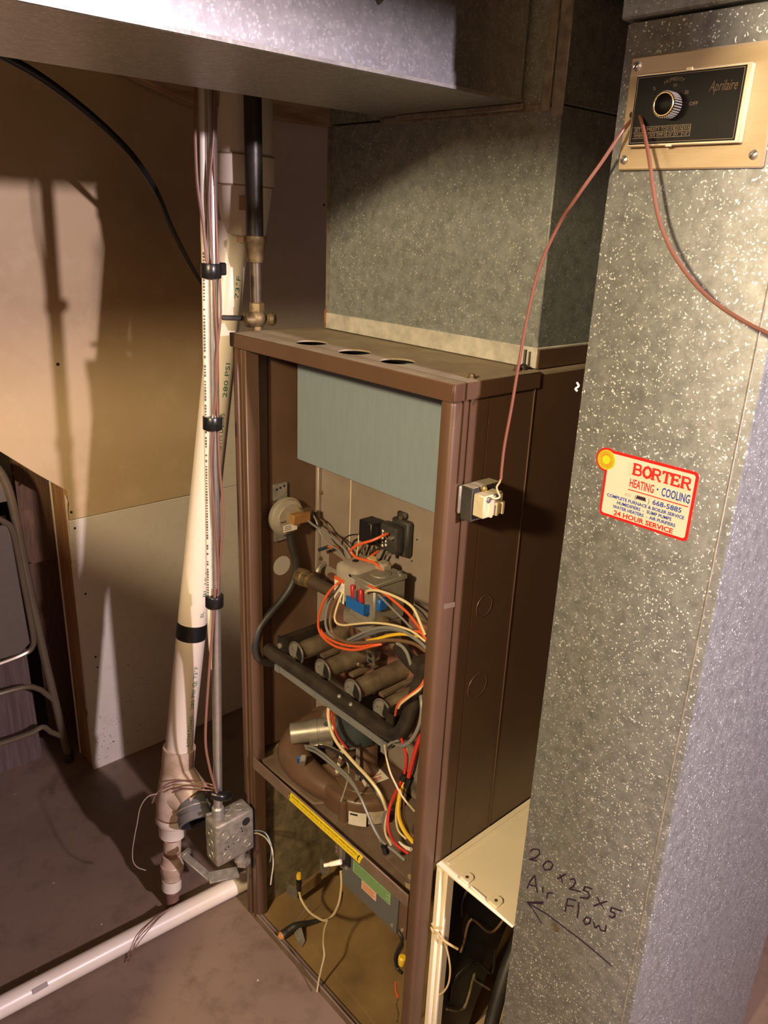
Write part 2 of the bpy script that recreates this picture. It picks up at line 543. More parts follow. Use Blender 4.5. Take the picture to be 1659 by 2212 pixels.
CONCRETE = layered('painted_concrete', (0.175, 0.120, 0.088), (0.215, 0.148, 0.108), (0.12, 0.080, 0.057), 3.2, 14, 0.5, 0.10,
                   (0.5, 0.45, 0.38))
WALLTAN = layered('stained_wallboard', (0.55, 0.41, 0.25), (0.48, 0.345, 0.19), (0.60, 0.455, 0.29), 2.6, 8, 0.62, 0.10)
WALLWHITE = layered('white_wallboard', (0.68, 0.62, 0.54), (0.64, 0.575, 0.49), (0.60, 0.53, 0.44), 3.0, 30, 0.6, 0.05)
CEIL = layered('dark_ceiling', (0.07, 0.05, 0.035), (0.05, 0.035, 0.025), (0.09, 0.065, 0.045), 3, 14, 0.9, 0.2)

fl = B(-1.7, 3.4, -3.2, 1.5, -0.10, 0.0).build('floor', CONCRETE, org=(0, 0, 0))
tag(fl, kind='structure')
ce = B(-1.7, 3.4, -3.2, 1.5, 2.12, 2.2).build('ceiling', CEIL, org=(0, 0, 0))
tag(ce, kind='structure')
for nm, bx in (('wall_back', (-1.7, 3.4, 1.4, 1.5, 0, 2.12)), ('wall_right', (3.3, 3.4, -3.2, 1.4, 0, 2.12)),
               ('wall_front', (-1.7, 3.3, -3.2, -3.1, 0, 2.12)), ('wall_far_left', (-1.7, -1.6, -3.1, 1.4, 0, 2.12))):
    tag(B(*bx).build(nm, CEIL), kind='structure')

# left partition: three boards over a pine stud, cut on the slope of the stair
wl = bpy.data.objects.new('wall_left', None)
COL.objects.link(wl)
wl.location = (-0.7, 0.2, 0)
ORG[wl] = Vector(wl.location)
tag(wl, kind='structure')
X0 = -0.712


def board(name, poly, m, dx=0.0):
    mb = MB().prism([(X0 + dx, y, z) for y, z in poly], (0.012, 0, 0))
    return mb.build(name, m, wl, bevel=0.0008)


# ragged lower and left edges, torn where the board was cut
board('wall_panel', [(-0.061, 0.7695), (0.370, 0.7695), (0.3705, 1.10), (0.372, 1.25), (0.3715, 1.95), (-1.32, 1.95),
                     (-0.9, 1.582), (-0.5, 1.232), (-0.204, 0.974), (-0.13, 0.907), (-0.062, 0.850), (-0.056, 0.840), (-0.060, 0.826),
                     (-0.056, 0.812), (-0.060, 0.79)], WALLTAN)
board('wall_panel', [(-0.066, 0.0), (1.39, 0.0), (1.39, 0.7675), (-0.062, 0.7675), (-0.065, 0.70), (-0.060, 0.655), (-0.065, 0.64),
                     (-0.065, 0.40), (-0.067, 0.2), (-0.062, 0.19), (-0.067, 0.17)], WALLWHITE)
board('wall_panel', [(0.3745, 0.7695), (1.39, 0.7695), (1.39, 1.95), (0.3745, 1.95)], WALLWHITE)
B(-0.800, -0.7125, -0.064, -0.026, 0.0, 0.88).build('stud', WOOD_STUD, wl, bevel=0.002)
B(-0.800, -0.7125, 0.345, 0.395, 0.0, 1.95).build('stud', WOOD_STUD, wl, bevel=0.002)
B(-0.806, -0.8005, -0.066, 1.39, 0.0, 0.88).build('wall_panel', GYPSUM, wl)
for (za, zb) in ((0.005, 0.764), (0.772, 0.838)):
    rag = MB()
    z, prev = za, random.uniform(-0.0645, -0.061)
    while z < zb:
        z2 = min(zb, z + random.uniform(0.006, 0.03))
        nxt = random.uniform(-0.0650, -0.0605) if random.random() < 0.85 else -0.056
        rag.prism([(-0.6998, -0.0672, z), (-0.6998, prev, z), (-0.6998, nxt, z2), (-0.6998, -0.0672, z2)], (0.0008, 0, 0))
        z, prev = z2, nxt
    rag.build('torn_edge', GYPSUM, wl)
for (y, z, r) in ((-0.050, 1.165, 0.004), (-0.105, 0.882, 0.0035), (-0.055, 0.79, 0.0035), (-0.050, 0.745, 0.0032), (-0.040, 0.555, 0.0032),
                  (-0.030, 0.36, 0.0032), (0.360, 1.55, 0.0035), (0.385, 1.62, 0.003), (0.366, 1.46, 0.003), (0.380, 1.30, 0.003),
                  (0.371, 1.12, 0.003), (0.747, 1.553, 0.0035), (0.38, 1.18, 0.003)):
    MB().disc((-0.7005, y, z), (1, 0, 0), r, 0.0012, 10).build('screw', INK, wl)
MB().prism([(-0.6995, y, z) for y, z in ((0.338, 1.205), (0.350, 1.208), (0.362, 1.222), (0.371, 1.226), (0.371, 1.196), (0.352, 1.194), (0.34, 1.197))],
           (-0.0006, 0, 0)).build('torn_patch', mat('torn_paper', (0.33, 0.19, 0.11), 0.9), wl)
sp_ = MB()
for k in range(90):
    y, z = -0.055 + abs(random.gauss(0, 0.13)), 0.02 + abs(random.gauss(0, 0.12))
    sp_.disc((-0.7002, y, z), (1, 0, 0), random.uniform(0.0006, 0.0018) * (1.6 if k % 11 == 0 else 1), 0.0006, 6)
tag(sp_.build('mould_specks', mat('mould_dark', (0.10, 0.07, 0.05), 0.9), wl), kind='stuff')
# ledger board along the top of the partition, under the floor above
lb = MB().prism([(-0.69, 0.10, 1.815), (-0.69, 0.30, 1.762), (-0.69, 0.37, 1.752), (-0.69, 1.35, 1.752), (-0.69, 1.35, 1.95), (-0.69, 0.10, 1.95)], (0.04, 0, 0)
                ).build('ledger_board', WOOD_RAW, bevel=0.003)
tag(lb, 'pale stained lumber board along the top of the left wall', 'lumber')
# added duct and beam, both out of view, placed to shade the upper ductwork
bd = B(0.452, 0.88, -0.73, -0.58, 1.742, 2.05).build('added_shade_duct', GALV_DUCT, bevel=0.003)
tag(bd, 'short galvanised duct added out of view to shade the plenum front', 'duct')
bm_ = B(1.50, 1.59, -3.0, 1.3, 1.803, 2.11).build('added_shade_beam', WOOD_RAW, bevel=0.004)  # added beam, unseen, cuts the white lamp off the upper duct side
tag(bm_, kind='structure')

# added cupboard, never in view, placed to shade the lower left of the room
cu_ = thing('shade_cupboard', (0.05, -1.12, 0), 'plain brown cupboard added out of view to shade the lower left', 'shade block')
B(-0.42, 0.512, -1.34, -0.92, 0.04, 1.385).build('shade_cupboard_body', WOOD_BOARD, cu_, bevel=0.004)
B(-0.40, 0.492, -1.32, -0.94, 0.0, 0.04).build('plinth', WOOD_BOARD, cu_)
for x0, x1 in ((-0.41, 0.042), (0.050, 0.502)):
    d_ = B(x0, x1, -0.9185, -0.900, 0.06, 1.365).build('door', WOOD_BOARD, cu_, bevel=0.003)
    MB().lathe((0.024 if x0 < 0 else 0.068, -0.900, 0.72), (0, 1, 0), [(0, 0.006), (0.012, 0.006), (0.014, 0.013), (0.022, 0.013)], 14).build('knob', BRASS_OLD, d_)

# things stored under the stair
wp = MB().prism([(-0.86, -0.158, 0.0), (-0.86, -0.168, 0.76), (-0.86, -1.2, 0.76), (-0.86, -1.2, 0.0)], (0.008, 0, 0)).build(
    'panelling_sheet', mat('dark_panelling', (0.135, 0.095, 0.082), 0.5, 0, 0, 14, 0.1, 60, col2=(0.075, 0.048, 0.040), stretch=(9, 9, 0.5)))
tag(wp, 'dark purplish wood panelling sheet standing behind the folding chair', 'panel')
cb = MB().prism([(-0.93, y, z) for y, z in ((-0.118, 0.612), (-0.112, 0.594), (-0.098, 0.584), (0.2, 0.584), (0.2, 1.3), (-0.118, 1.3))], (0.02, 0, 0)).build(
    'wooden_board', WOOD_BOARD)
tag(cb, 'brown wood-grain board with a rounded bottom corner under the stair', 'board')
MB().box(-0.95, -0.945, -0.10, 0.19, 0.0, 0.585).build('board_leg', WOOD_BOARD, cb)

# folding chair
ch = thing('folding_chair', (-0.79, -0.36, 0), 'folded tan steel folding chair leaning under the stair beside the stud', 'chair')
XC = -0.785


def cp(y, z, dx=0.0):
    return (XC + dx, y, z)


MB().tube([cp(-0.105, 0.012), cp(-0.136, 0.345), cp(-0.156, 0.603), cp(-0.167, 0.798), cp(-0.180, 0.880), cp(-0.205, 0.925), cp(-0.25, 0.943),
           cp(-0.36, 0.946), cp(-0.47, 0.943), cp(-0.515, 0.925), cp(-0.54, 0.88), cp(-0.555, 0.798), cp(-0.567, 0.603), cp(-0.59, 0.345), cp(-0.615, 0.012)],
          0.0115, 10).build('back_frame', TAN_STEEL, ch)
MB().tube([cp(-0.36, 0.785, 0.012), cp(-0.23, 0.785, 0.012), cp(-0.195, 0.772, 0.012), cp(-0.178, 0.735, 0.012), cp(-0.170, 0.60, 0.012), cp(-0.163, 0.45, 0.012), cp(-0.168, 0.408, 0.012),
           cp(-0.195, 0.393, 0.012), cp(-0.26, 0.387, 0.012), cp(-0.36, 0.384, 0.012), cp(-0.46, 0.387, 0.012), cp(-0.535, 0.395, 0.012), cp(-0.558, 0.41, 0.012),
           cp(-0.562, 0.45, 0.012), cp(-0.553, 0.6, 0.012), cp(-0.543, 0.735, 0.012), cp(-0.525, 0.772, 0.012), cp(-0.49, 0.785, 0.012), cp(-0.36, 0.785, 0.012)],
          0.0075, 8).build('seat_frame', TAN_STEEL, ch)
MB().prism([cp(-0.185, 0.765, 0.006), cp(-0.172, 0.42, 0.006), cp(-0.2, 0.398, 0.006), cp(-0.53, 0.398, 0.006), cp(-0.553, 0.42, 0.006), cp(-0.538, 0.765, 0.006)],
           (0.006, 0, 0)).build('seat', TAN_SEAT, ch, bevel=0.002)
MB().prism([cp(-0.178, 0.82, -0.004), cp(-0.19, 0.905, -0.004), cp(-0.25, 0.935, -0.004), cp(-0.47, 0.935, -0.004), cp(-0.53, 0.905, -0.004), cp(-0.545, 0.82, -0.004)],
           (0.006, 0, 0)).build('backrest', TAN_SEAT, ch, bevel=0.002)
for (z0, z1, z2, lift) in ((0.300, 0.275, 0.205, 0.004), (0.150, 0.150, 0.085, 0.004)):
    MB().tube([cp(-0.132 + (0.345 - z2) * 0.09, z2, lift), cp(-0.145, z1 - 0.03, lift), cp(-0.168, z1, lift + 0.004), cp(-0.21, z0 - 0.006, lift + 0.004), cp(-0.36, z0, lift + 0.004),
               cp(-0.51, z0 - 0.006, lift + 0.004), cp(-0.552, z1, lift + 0.004), cp(-0.577, z1 - 0.03, lift), cp(-0.592, z2, lift)], 0.0075, 8).build('crossbar', TAN_STEEL, ch)
for y in (-0.105, -0.615):
    MB().cyl(cp(y, 0.0), cp(y, 0.03), 0.0145, 10).build('rubber_foot', RUBBER, ch)


# ------------------------------------------------------------------ supply plenum and overhead duct
pl = thing('supply_plenum', (0.27, 0.4, 1.322), 'galvanised sheet metal plenum standing on top of the brown furnace', 'plenum')
B(0.027, 0.5155, 0.1875, 0.62, 1.323, 1.664).build('lower_section', GALV_FINE, pl, bevel=0.0015)
B(0.0255, 0.5170, 0.1860, 0.6215, 1.3225, 1.352).build('base_flange', mat('pale_zinc_flange', (0.58, 0.56, 0.50), 0.5, 0.15, 0.35, 45, 0.1, 150), pl, bevel=0.001)
B(0.0265, 0.036, 0.1862, 0.1880, 1.352, 1.664).build('corner_strip', ZINC_OLD, pl)
MB().box(0.0250, 0.0290, 0.1850, 0.1862, 1.324, 1.356).build('rust_patch', RUST, pl)
B(0.027, 0.5155, 0.1885, 0.62, 1.666, 2.06).build('upper_section', GALV_FINE, pl, bevel=0.0015)
B(0.16, 0.487, 0.1868, 0.1885, 1.658, 1.668).build('slip_joint', ZINC_OLD, pl, bevel=0.0006)
B(0.418, 0.440, 0.1858, 0.1885, 1.668, 1.86).build('collar_flange', mat('rusty_collar', (0.25, 0.14, 0.07), 0.6, 0.2, 0.4, 30), pl, bevel=0.0006)
B(0.482, 0.4965, 0.1845, 0.1885, 1.658, 1.80).build('drive_cleat', ZINC_OLD, pl, bevel=0.001)
B(0.4985, 0.5175, 0.1860, 0.1885, 1.652, 1.80).build('drive_cleat', ZINC_OLD, pl, bevel=0.001)
B(0.5155, 0.520, 0.1885, 0.62, 1.3225, 1.349).build('side_collar', BROWN, pl)
tag(B(0.478, 0.66, 0.178, 1.3, 1.80, 2.11).build('ceiling_joist', CEIL), kind='structure')

du = thing('supply_duct', (0.31, -0.7, 1.67), 'wide galvanised supply duct running overhead into the front of the plenum', 'duct')
B(0.170, 0.450, -1.75, 0.1842, 1.670, 1.98).build('duct_body', GALV_DUCT, du, bevel=0.002)
B(0.4500, 0.4512, -1.75, 0.1840, 1.6705, 1.6745).build('edge_seam', GALV_PLAIN, du)
B(0.205, 0.455, 0.1790, 0.1842, 1.6620, 1.6695).build('end_flange', ZINC_OLD, du, bevel=0.0008)
hc = wire('hanging_cable', [(0.46, -0.13, 1.86), (0.465, -0.10, 1.80), (0.470, -0.085, 1.757), (0.475, -0.075, 1.742)], 0.006, BLACK, None)
tag(hc, 'short black cable end hanging by the side of the overhead duct', 'cable')

# ------------------------------------------------------------------ return duct with its sticker and pen marks
rd = thing('return_duct', (0.797, 0.3, 0), 'tall speckled galvanised return duct carrying a red bordered service sticker', 'duct')
RX0, RX1, RY = 0.697, 0.897, 0.036
B(RX0, RX1, RY, 0.58, 0.0, 1.7075).build('lower_section', GALV, rd, bevel=0.003, seg=2)
B(RX0 - 0.006, RX1 + 0.008, RY - 0.004, 0.586, 1.710, 2.10).build('upper_section', GALV_FINE, rd, bevel=0.002)
B(0.8845, 0.8868, RY - 0.0016, RY + 0.001, 0.0, 1.7070).build('standing_seam', ZINC_OLD, rd, bevel=0.0005)
MB().lathe((0.767, RY - 0.0006, 0.576), (0, -1, 0), [(0, 0.0068), (0.0005, 0.0068), (0.0006, 0.005), (0.0001, 0.004)], 14).build('rusty_hole', mat('dull_olive_hole', (0.13, 0.10, 0.06), 0.8, 0, 0.5, 200), rd)

MB().tube([(0.6908, 0.0345, 1.3471), (0.6939, 0.0345, 1.3433), (0.6930, 0.0300, 1.3404), (0.6959, 0.0300, 1.3382)], 0.0012, 6, 4).build('lint_tuft', WHITE, rd)
SY = RY - 0.0008            # sticker plane
XD, ZD = (1, 0, 0), (0, 0, 1)


def rrect(x0, x1, z0, z1, r, y, n=5):
    out = []
    for cx, cz, a0 in ((x1 - r, z0 + r, -90), (x1 - r, z1 - r, 0), (x0 + r, z1 - r, 90), (x0 + r, z0 + r, 180)):
        for k in range(n + 1):
            a = math.radians(a0 + 90 * k / n)
            out.append((cx + r * math.cos(a), y, cz + r * math.sin(a)))
    return out


sx0, sx1, sz0, sz1 = 0.7425, 0.8535, 1.2005, 1.2790
st = MB().prism(rrect(sx0, sx1, sz0, sz1, 0.005, SY), (0, 0.0008, 0)).build('service_sticker', RED, rd)
st['label'] = 'cream sticker with a red border and blue and red lettering'
sun_c = (0.7430, 1.2665)
MB().prism([(sun_c[0] + 0.0140 * math.cos(a * math.pi / 16), SY - 0.0001, sun_c[1] + 0.0140 * math.sin(a * math.pi / 16)) for a in range(32)], (0, 0.0009, 0)).build('sticker_lobe', RED, st)
MB().prism(rrect(sx0 + 0.0033, sx1 - 0.0033, sz0 + 0.0033, sz1 - 0.0033, 0.003, SY - 0.0003), (0, 0.0003, 0)).build('sticker_field', STICKER, st)
MB().prism([(sun_c[0] + 0.0116 * math.cos(a * math.pi / 16), SY - 0.0005, sun_c[1] + 0.0116 * math.sin(a * math.pi / 16)) for a in range(32)], (0, 0.0005, 0)).build('sun_disc', SUNY, st)
ry = MB()
for k in range(26):
    a = 2 * math.pi * k / 26
    ry.ribbon([(sun_c[0] + 0.0065 * math.cos(a), SY - 0.0005, sun_c[1] + 0.0065 * math.sin(a)), (sun_c[0] + 0.0108 * math.cos(a), SY - 0.0005, sun_c[1] + 0.0108 * math.sin(a))],
              0.0006, (0, -1, 0), 0.0002)
ry.build('sun_rays', REDTEXT, st)
MB().ring((sun_c[0], SY - 0.0005, sun_c[1]), (0, 1, 0), 0.0058, 0.0003, 24, 4).build('sun_outline', REDTEXT, st)


def slab(body, x0, x1, zb, h, wid):
    """Slab-serif capitals drawn as strokes on the sticker plane."""
    G = {'B': [[(0, 0), (0, 1)], [(0, 1), (.55, 1), (.75, .9), (.75, .63), (.55, .53), (0, .53)], [(.55, .53), (.85, .42), (.85, .12), (.6, 0), (0, 0)]],
         'O': [[(.45, 0), (.15, .12), (0, .4), (0, .6), (.15, .88), (.45, 1), (.75, .88), (.9, .6), (.9, .4), (.75, .12), (.45, 0)]],
         'R': [[(0, 0), (0, 1)], [(0, 1), (.55, 1), (.78, .9), (.78, .6), (.55, .5), (0, .5)], [(.45, .5), (.8, 0), (.95, 0)]],
         'T': [[(.45, 0), (.45, 1)], [(0, .8), (0, 1), (.9, 1), (.9, .8)]],
         'E': [[(0, 0), (0, 1)], [(0, 1), (.75, 1), (.75, .82)], [(0, .52), (.55, .52)], [(.55, .42), (.55, .62)], [(0, 0), (.8, 0), (.8, .2)]]}
    S = {'B': [(-.15, .1, 0), (-.15, .1, 1)], 'R': [(-.15, .2, 0), (-.15, .1, 1)], 'T': [(.25, .65, 0)], 'E': [(-.15, .1, 0), (-.15, .1, 1)], 'O': []}
    n = len(body)
    cw = (x1 - x0) / n
    mb = MB()
    for i, c in enumerate(body):
        ox = x0 + i * cw
        for j, stk in enumerate(G[c]):
            w = wid * (1.35 if j == 0 else 1.0)
            mb.ribbon([(ox + px * cw * 0.86, SY - 0.0004, zb + pz * h) for px, pz in stk], w, (0, -1, 0), 0.0002)
        for (a, b, z) in S[c]:
            mb.ribbon([(ox + a * cw * .86, SY - 0.0004, zb + z * h), (ox + b * cw * .86, SY - 0.0004, zb + z * h)], wid * 0.7, (0, -1, 0), 0.0002)
    return mb.build('lettering', REDTEXT, st)


slab('BORTER', 0.7795, 0.8490, 1.2588, 0.0118, 0.0022)
text('HEATING', 0.0135, (0.7760, SY, 1.2436), XD, ZD, REDTEXT, st, width=0.0300, bold=0.00028)
text('COOLING', 0.0135, (0.8155, SY, 1.2436), XD, ZD, BLUETEXT, st, width=0.0330, bold=0.00028)
MB().prism([(0.8107, SY - 0.0004, 1.2478), (0.8121, SY - 0.0004, 1.2492), (0.8107, SY - 0.0004, 1.2506), (0.8093, SY - 0.0004, 1.2492)], (0, 0.0002, 0)).build('diamond', BLUETEXT, st)
MB().ribbon([(0.7760, SY - 0.0004, 1.2399), (0.8480, SY - 0.0004, 1.2399)], 0.0011, (0, -1, 0), 0.0002).build('rule', REDTEXT, st)
text('668-5885', 0.0080, (0.8070, SY, 1.2310), XD, ZD, BLUETEXT, st, bold=0.00016, width=0.0345)
text('(        )', 0.0075, (0.7850, SY, 1.2310), XD, ZD, BLUETEXT, st, width=0.0180)
text('650', 0.0055, (0.7720, SY, 1.2315), XD, ZD, mat('pencil', (0.35, 0.32, 0.27), 0.6), st, shear=0.2)
MB().ribbon([(0.7875 + 0.0011 * k, SY - 0.0004, 1.2315 + (0.0042 if k % 2 else 0.0006)) for k in range(11)], 0.0014, (0, -1, 0), 0.0002).build('scribble', PEN, st)
text('COMPLETE FURNACE & BOILER SERVICE', 0.0052, (0.7500, SY, 1.2247), XD, ZD, BLUETEXT, st, bold=0.00016, width=0.0960)
text('HUMIDIFIERS  -  SUMP PUMPS', 0.0052, (0.7640, SY, 1.2190), XD, ZD, BLUETEXT, st, bold=0.00016, width=0.0680)
text('WATER HEATERS  -  AIR PURIFIERS', 0.0052, (0.7600, SY, 1.2133), XD, ZD, BLUETEXT, st, bold=0.00016, width=0.0780)
text('24 HOUR SERVICE', 0.0080, (0.7620, SY, 1.2052), XD, ZD, REDTEXT, st, width=0.0740, bold=0.00025)

# pen: 20x25x5 / Air Flow / arrow, strokes on the duct face
PY = RY - 0.0005
C2 = 2.9625
pen = MB()
for stk in (
        [(0.7097, 0.0355, 0.6723), (0.7143, 0.0355, 0.6799), (0.7233, 0.0355, 0.6856), (0.7254, 0.0355, 0.6796), (0.7200, 0.0355, 0.6685), (0.7101, 0.0355, 0.6577), (0.7219, 0.0355, 0.6642)],
        [(0.7384, 0.0355, 0.6751), (0.7330, 0.0355, 0.6640), (0.7378, 0.0355, 0.6591), (0.7462, 0.0355, 0.6669), (0.7489, 0.0355, 0.6765), (0.7445, 0.0355, 0.6796), (0.7384, 0.0355, 0.6751)],
        [(0.7593, 0.0355, 0.6600), (0.7701, 0.0355, 0.6767)],
        [(0.7620, 0.0355, 0.6691), (0.7678, 0.0355, 0.6596)],
        [(0.7784, 0.0355, 0.6734), (0.7840, 0.0355, 0.6791), (0.7870, 0.0355, 0.6759), (0.7846, 0.0355, 0.6658), (0.7794, 0.0355, 0.6575), (0.7926, 0.0355, 0.6638), (0.7961, 0.0355, 0.6657)],
        [(0.8122, 0.0355, 0.6834), (0.8017, 0.0355, 0.6792), (0.8003, 0.0355, 0.6713), (0.8075, 0.0355, 0.6737), (0.8106, 0.0355, 0.6698), (0.8079, 0.0355, 0.6630), (0.7975, 0.0355, 0.6566)],
        [(0.8219, 0.0355, 0.6762), (0.8265, 0.0355, 0.6703), (0.8332, 0.0355, 0.6663)],
        [(0.8357, 0.0355, 0.6810), (0.8267, 0.0355, 0.6691), (0.8185, 0.0355, 0.6584)],
        [(0.8579, 0.0355, 0.6820), (0.8436, 0.0355, 0.6762), (0.8431, 0.0355, 0.6690), (0.8491, 0.0355, 0.6713), (0.8505, 0.0355, 0.6670), (0.8471, 0.0355, 0.6615), (0.8425, 0.0355, 0.6604)],
        [(0.7125, 0.0355, 0.6062), (0.7161, 0.0355, 0.6223), (0.7226, 0.0355, 0.6375), (0.7255, 0.0355, 0.6266), (0.7302, 0.0355, 0.6122)],
        [(0.7170, 0.0355, 0.6156), (0.7276, 0.0355, 0.6210)],
        [(0.7379, 0.0355, 0.6276), (0.7390, 0.0355, 0.6193)],
        [(0.7466, 0.0355, 0.6143), (0.7468, 0.0355, 0.6231), (0.7503, 0.0355, 0.6274), (0.7548, 0.0355, 0.6301)],
        [(0.7914, 0.0355, 0.6461), (0.7793, 0.0355, 0.6400), (0.7783, 0.0355, 0.6284), (0.7783, 0.0355, 0.6155)],
        [(0.7785, 0.0355, 0.6271), (0.7893, 0.0355, 0.6339)],
        [(0.7965, 0.0355, 0.6460), (0.7977, 0.0355, 0.6329), (0.7977, 0.0355, 0.6202)],
        [(0.8112, 0.0355, 0.6328), (0.8076, 0.0355, 0.6228), (0.8114, 0.0355, 0.6195), (0.8171, 0.0355, 0.6266), (0.8172, 0.0355, 0.6345), (0.8112, 0.0355, 0.6328)],
        [(0.8225, 0.0355, 0.6325), (0.8256, 0.0355, 0.6253), (0.8309, 0.0355, 0.6341), (0.8342, 0.0355, 0.6285), (0.8408, 0.0355, 0.6328), (0.8406, 0.0355, 0.6423)],
        [(0.7157, 0.0355, 0.5810), (0.7475, 0.0355, 0.5871), (0.7748, 0.0355, 0.5879), (0.8063, 0.0355, 0.5888), (0.8344, 0.0355, 0.5876), (0.8580, 0.0355, 0.5856)],
        [(0.7425, 0.0355, 0.6037), (0.7156, 0.0355, 0.5816), (0.7309, 0.0355, 0.5748), (0.7435, 0.0355, 0.5650)],
        [(0.7416, 0.0355, 0.6000), (0.7171, 0.0355, 0.5815)]):
    pen.ribbon(stk, 0.0021, (0, -1, 0), 0.0002)
pm = pen.build('pen_writing', PEN, rd)
pm['label'] = 'handwritten filter size 20x25x5, Air Flow and an arrow in dark pen'

# ------------------------------------------------------------------ humidistat
hm = thing('humidistat', (0.785, RY, 1.57), 'brass plated humidistat panel with black face and knob on the return duct', 'humidistat')
B(0.710, 0.8605, RY - 0.005, RY - 0.0002, 1.572, 1.6755).build('mounting_plate', BRASS_PLATE, hm, bevel=0.0015)
B(0.7235, 0.8385, RY - 0.013, RY - 0.005, 1.5930, 1.6580).build('trim_frame', GOLD_BRIGHT, hm, bevel=0.0008)
face = B(0.7250, 0.8345, RY - 0.0138, RY - 0.0128, 1.5950, 1.6560).build('face_plate', BLACKFACE, hm)
HY = RY - 0.0139
GOLDINK = mat('dim_gold_print', (0.26, 0.20, 0.13), 0.5)
bt = MB()
for a, b in (((0.7265, 1.5965), (0.833, 1.5965)), ((0.833, 1.5965), (0.833, 1.6545)), ((0.833, 1.6545), (0.7265, 1.6545)), ((0.7265, 1.6545), (0.7265, 1.5965))):
    bt.ribbon([(a[0], HY, a[1]), (b[0], HY, b[1])], 0.0004, (0, -1, 0), 0.0001)
for x in (0.7655, 0.7735, 0.7815, 0.7895):
    bt.ribbon([(x, HY, 1.6005), (x, HY, 1.6105)], 0.0004, (0, -1, 0), 0.0001)
for z in (1.6005, 1.6055, 1.6105):
    bt.ribbon([(0.7290, HY, z), (0.7895, HY, z)], 0.0004, (0, -1, 0), 0.0001)
bt.build('face_lines', GOLDINK, hm)
text('SET HUMIDITY TO', 0.0046, (0.7300, HY, 1.6065), XD, ZD, GOLDINK, hm, width=0.0345, lift=0.0002)
text('WHEN OUTSIDE TEMP IS', 0.0046, (0.7300, HY, 1.6015), XD, ZD, GOLDINK, hm, width=0.0350, lift=0.0002)
for x, a, b in ((0.7662, '15%', '-20\u00b0'), (0.7742, '25%', '0\u00b0'), (0.7822, '35%', '+20\u00b0')):
    text(a, 0.0046, (x, HY, 1.6065), XD, ZD, GOLDINK, hm, width=0.0066, lift=0.0002)
    text(b, 0.0046, (x, HY, 1.6015), XD, ZD, GOLDINK, hm, width=0.0060, lift=0.0002)
text('Aprilaire', 0.0125, (0.8020, HY, 1.6370), XD, ZD, mat('script_gold', (0.12, 0.08, 0.05), 0.45, 0.3), hm, shear=0.35, width=0.0270, lift=0.0002)
KC = (0.7660, 1.6275)


def arcword(x, y):
    a = math.radians(118) - x / 0.0225
    r = 0.0215 + y
    return Vector((KC[0] + r * math.cos(a), HY - 0.0002, KC[1] + r * math.sin(a)))


text('HUMIDITY', 0.0046, (0, 0, 0), XD, ZD, GOLDINK, hm, width=0.021, warp=arcword)
text('%', 0.0046, (0.7440, HY, 1.6425), XD, ZD, GOLDINK, hm, lift=0.0002)
text('50', 0.0042, (0.7650, HY, 1.6438), XD, ZD, GOLDINK, hm, lift=0.0002)
text('20', 0.0042, (0.7780, HY, 1.6368), XD, ZD, GOLDINK, hm, lift=0.0002)
text('OFF', 0.0046, (0.7845, HY, 1.6265), XD, ZD, GOLDINK, hm, width=0.0085, lift=0.0002)
kn = MB().lathe((KC[0], HY, KC[1]), (0, -1, 0), [(0, 0.0115), (0.014, 0.0105), (0.0145, 0.0095)], 40).build('knob', BLACKFACE, hm)
rb = MB()
for k in range(32):
    a = 2 * math.pi * k / 32
    rb.obox((KC[0] + 0.0112 * math.cos(a), HY - 0.007, KC[1] + 0.0112 * math.sin(a)), (math.cos(a), 0, math.sin(a)), (0, 1, 0), (-math.sin(a), 0, math.cos(a)), 0.0012, 0.012, 0.0011)
rb.build('knob_ribs', STEEL_DIM, kn)
MB().ring((KC[0], HY - 0.0142, KC[1]), (0, 1, 0), 0.0098, 0.0006, 32, 6).build('knob_ring', BRASS, kn)
for x, z in ((0.718, 1.667), (0.717, 1.582), (0.851, 1.583), (0.852, 1.666)):
    s = MB().lathe((x, RY - 0.005, z), (0, -1, 0), [(0, 0.0045), (0.0012, 0.0043), (0.0022, 0.0028), (0.0026, 0.001)], 14).build('screw', STEEL, hm)
    MB().obox((x, RY - 0.0075, z), (0.7, 0, 0.7), (0, 1, 0), (-0.7, 0, 0.7), 0.007, 0.0008, 0.0008).build('slot', INK, s)
MB().box(0.7765, 0.782, RY - 0.0145, RY - 0.012, 1.6565, 1.6590).box(0.7665, 0.7720, RY - 0.0145, RY - 0.012, 1.5920, 1.5940).build('clip', GOLD_BRIGHT, hm)
MB().disc((0.7195, RY - 0.0052, 1.6235), (0, -1, 0), 0.0032, 0.0004, 12).build('wire_hole', INK, hm)

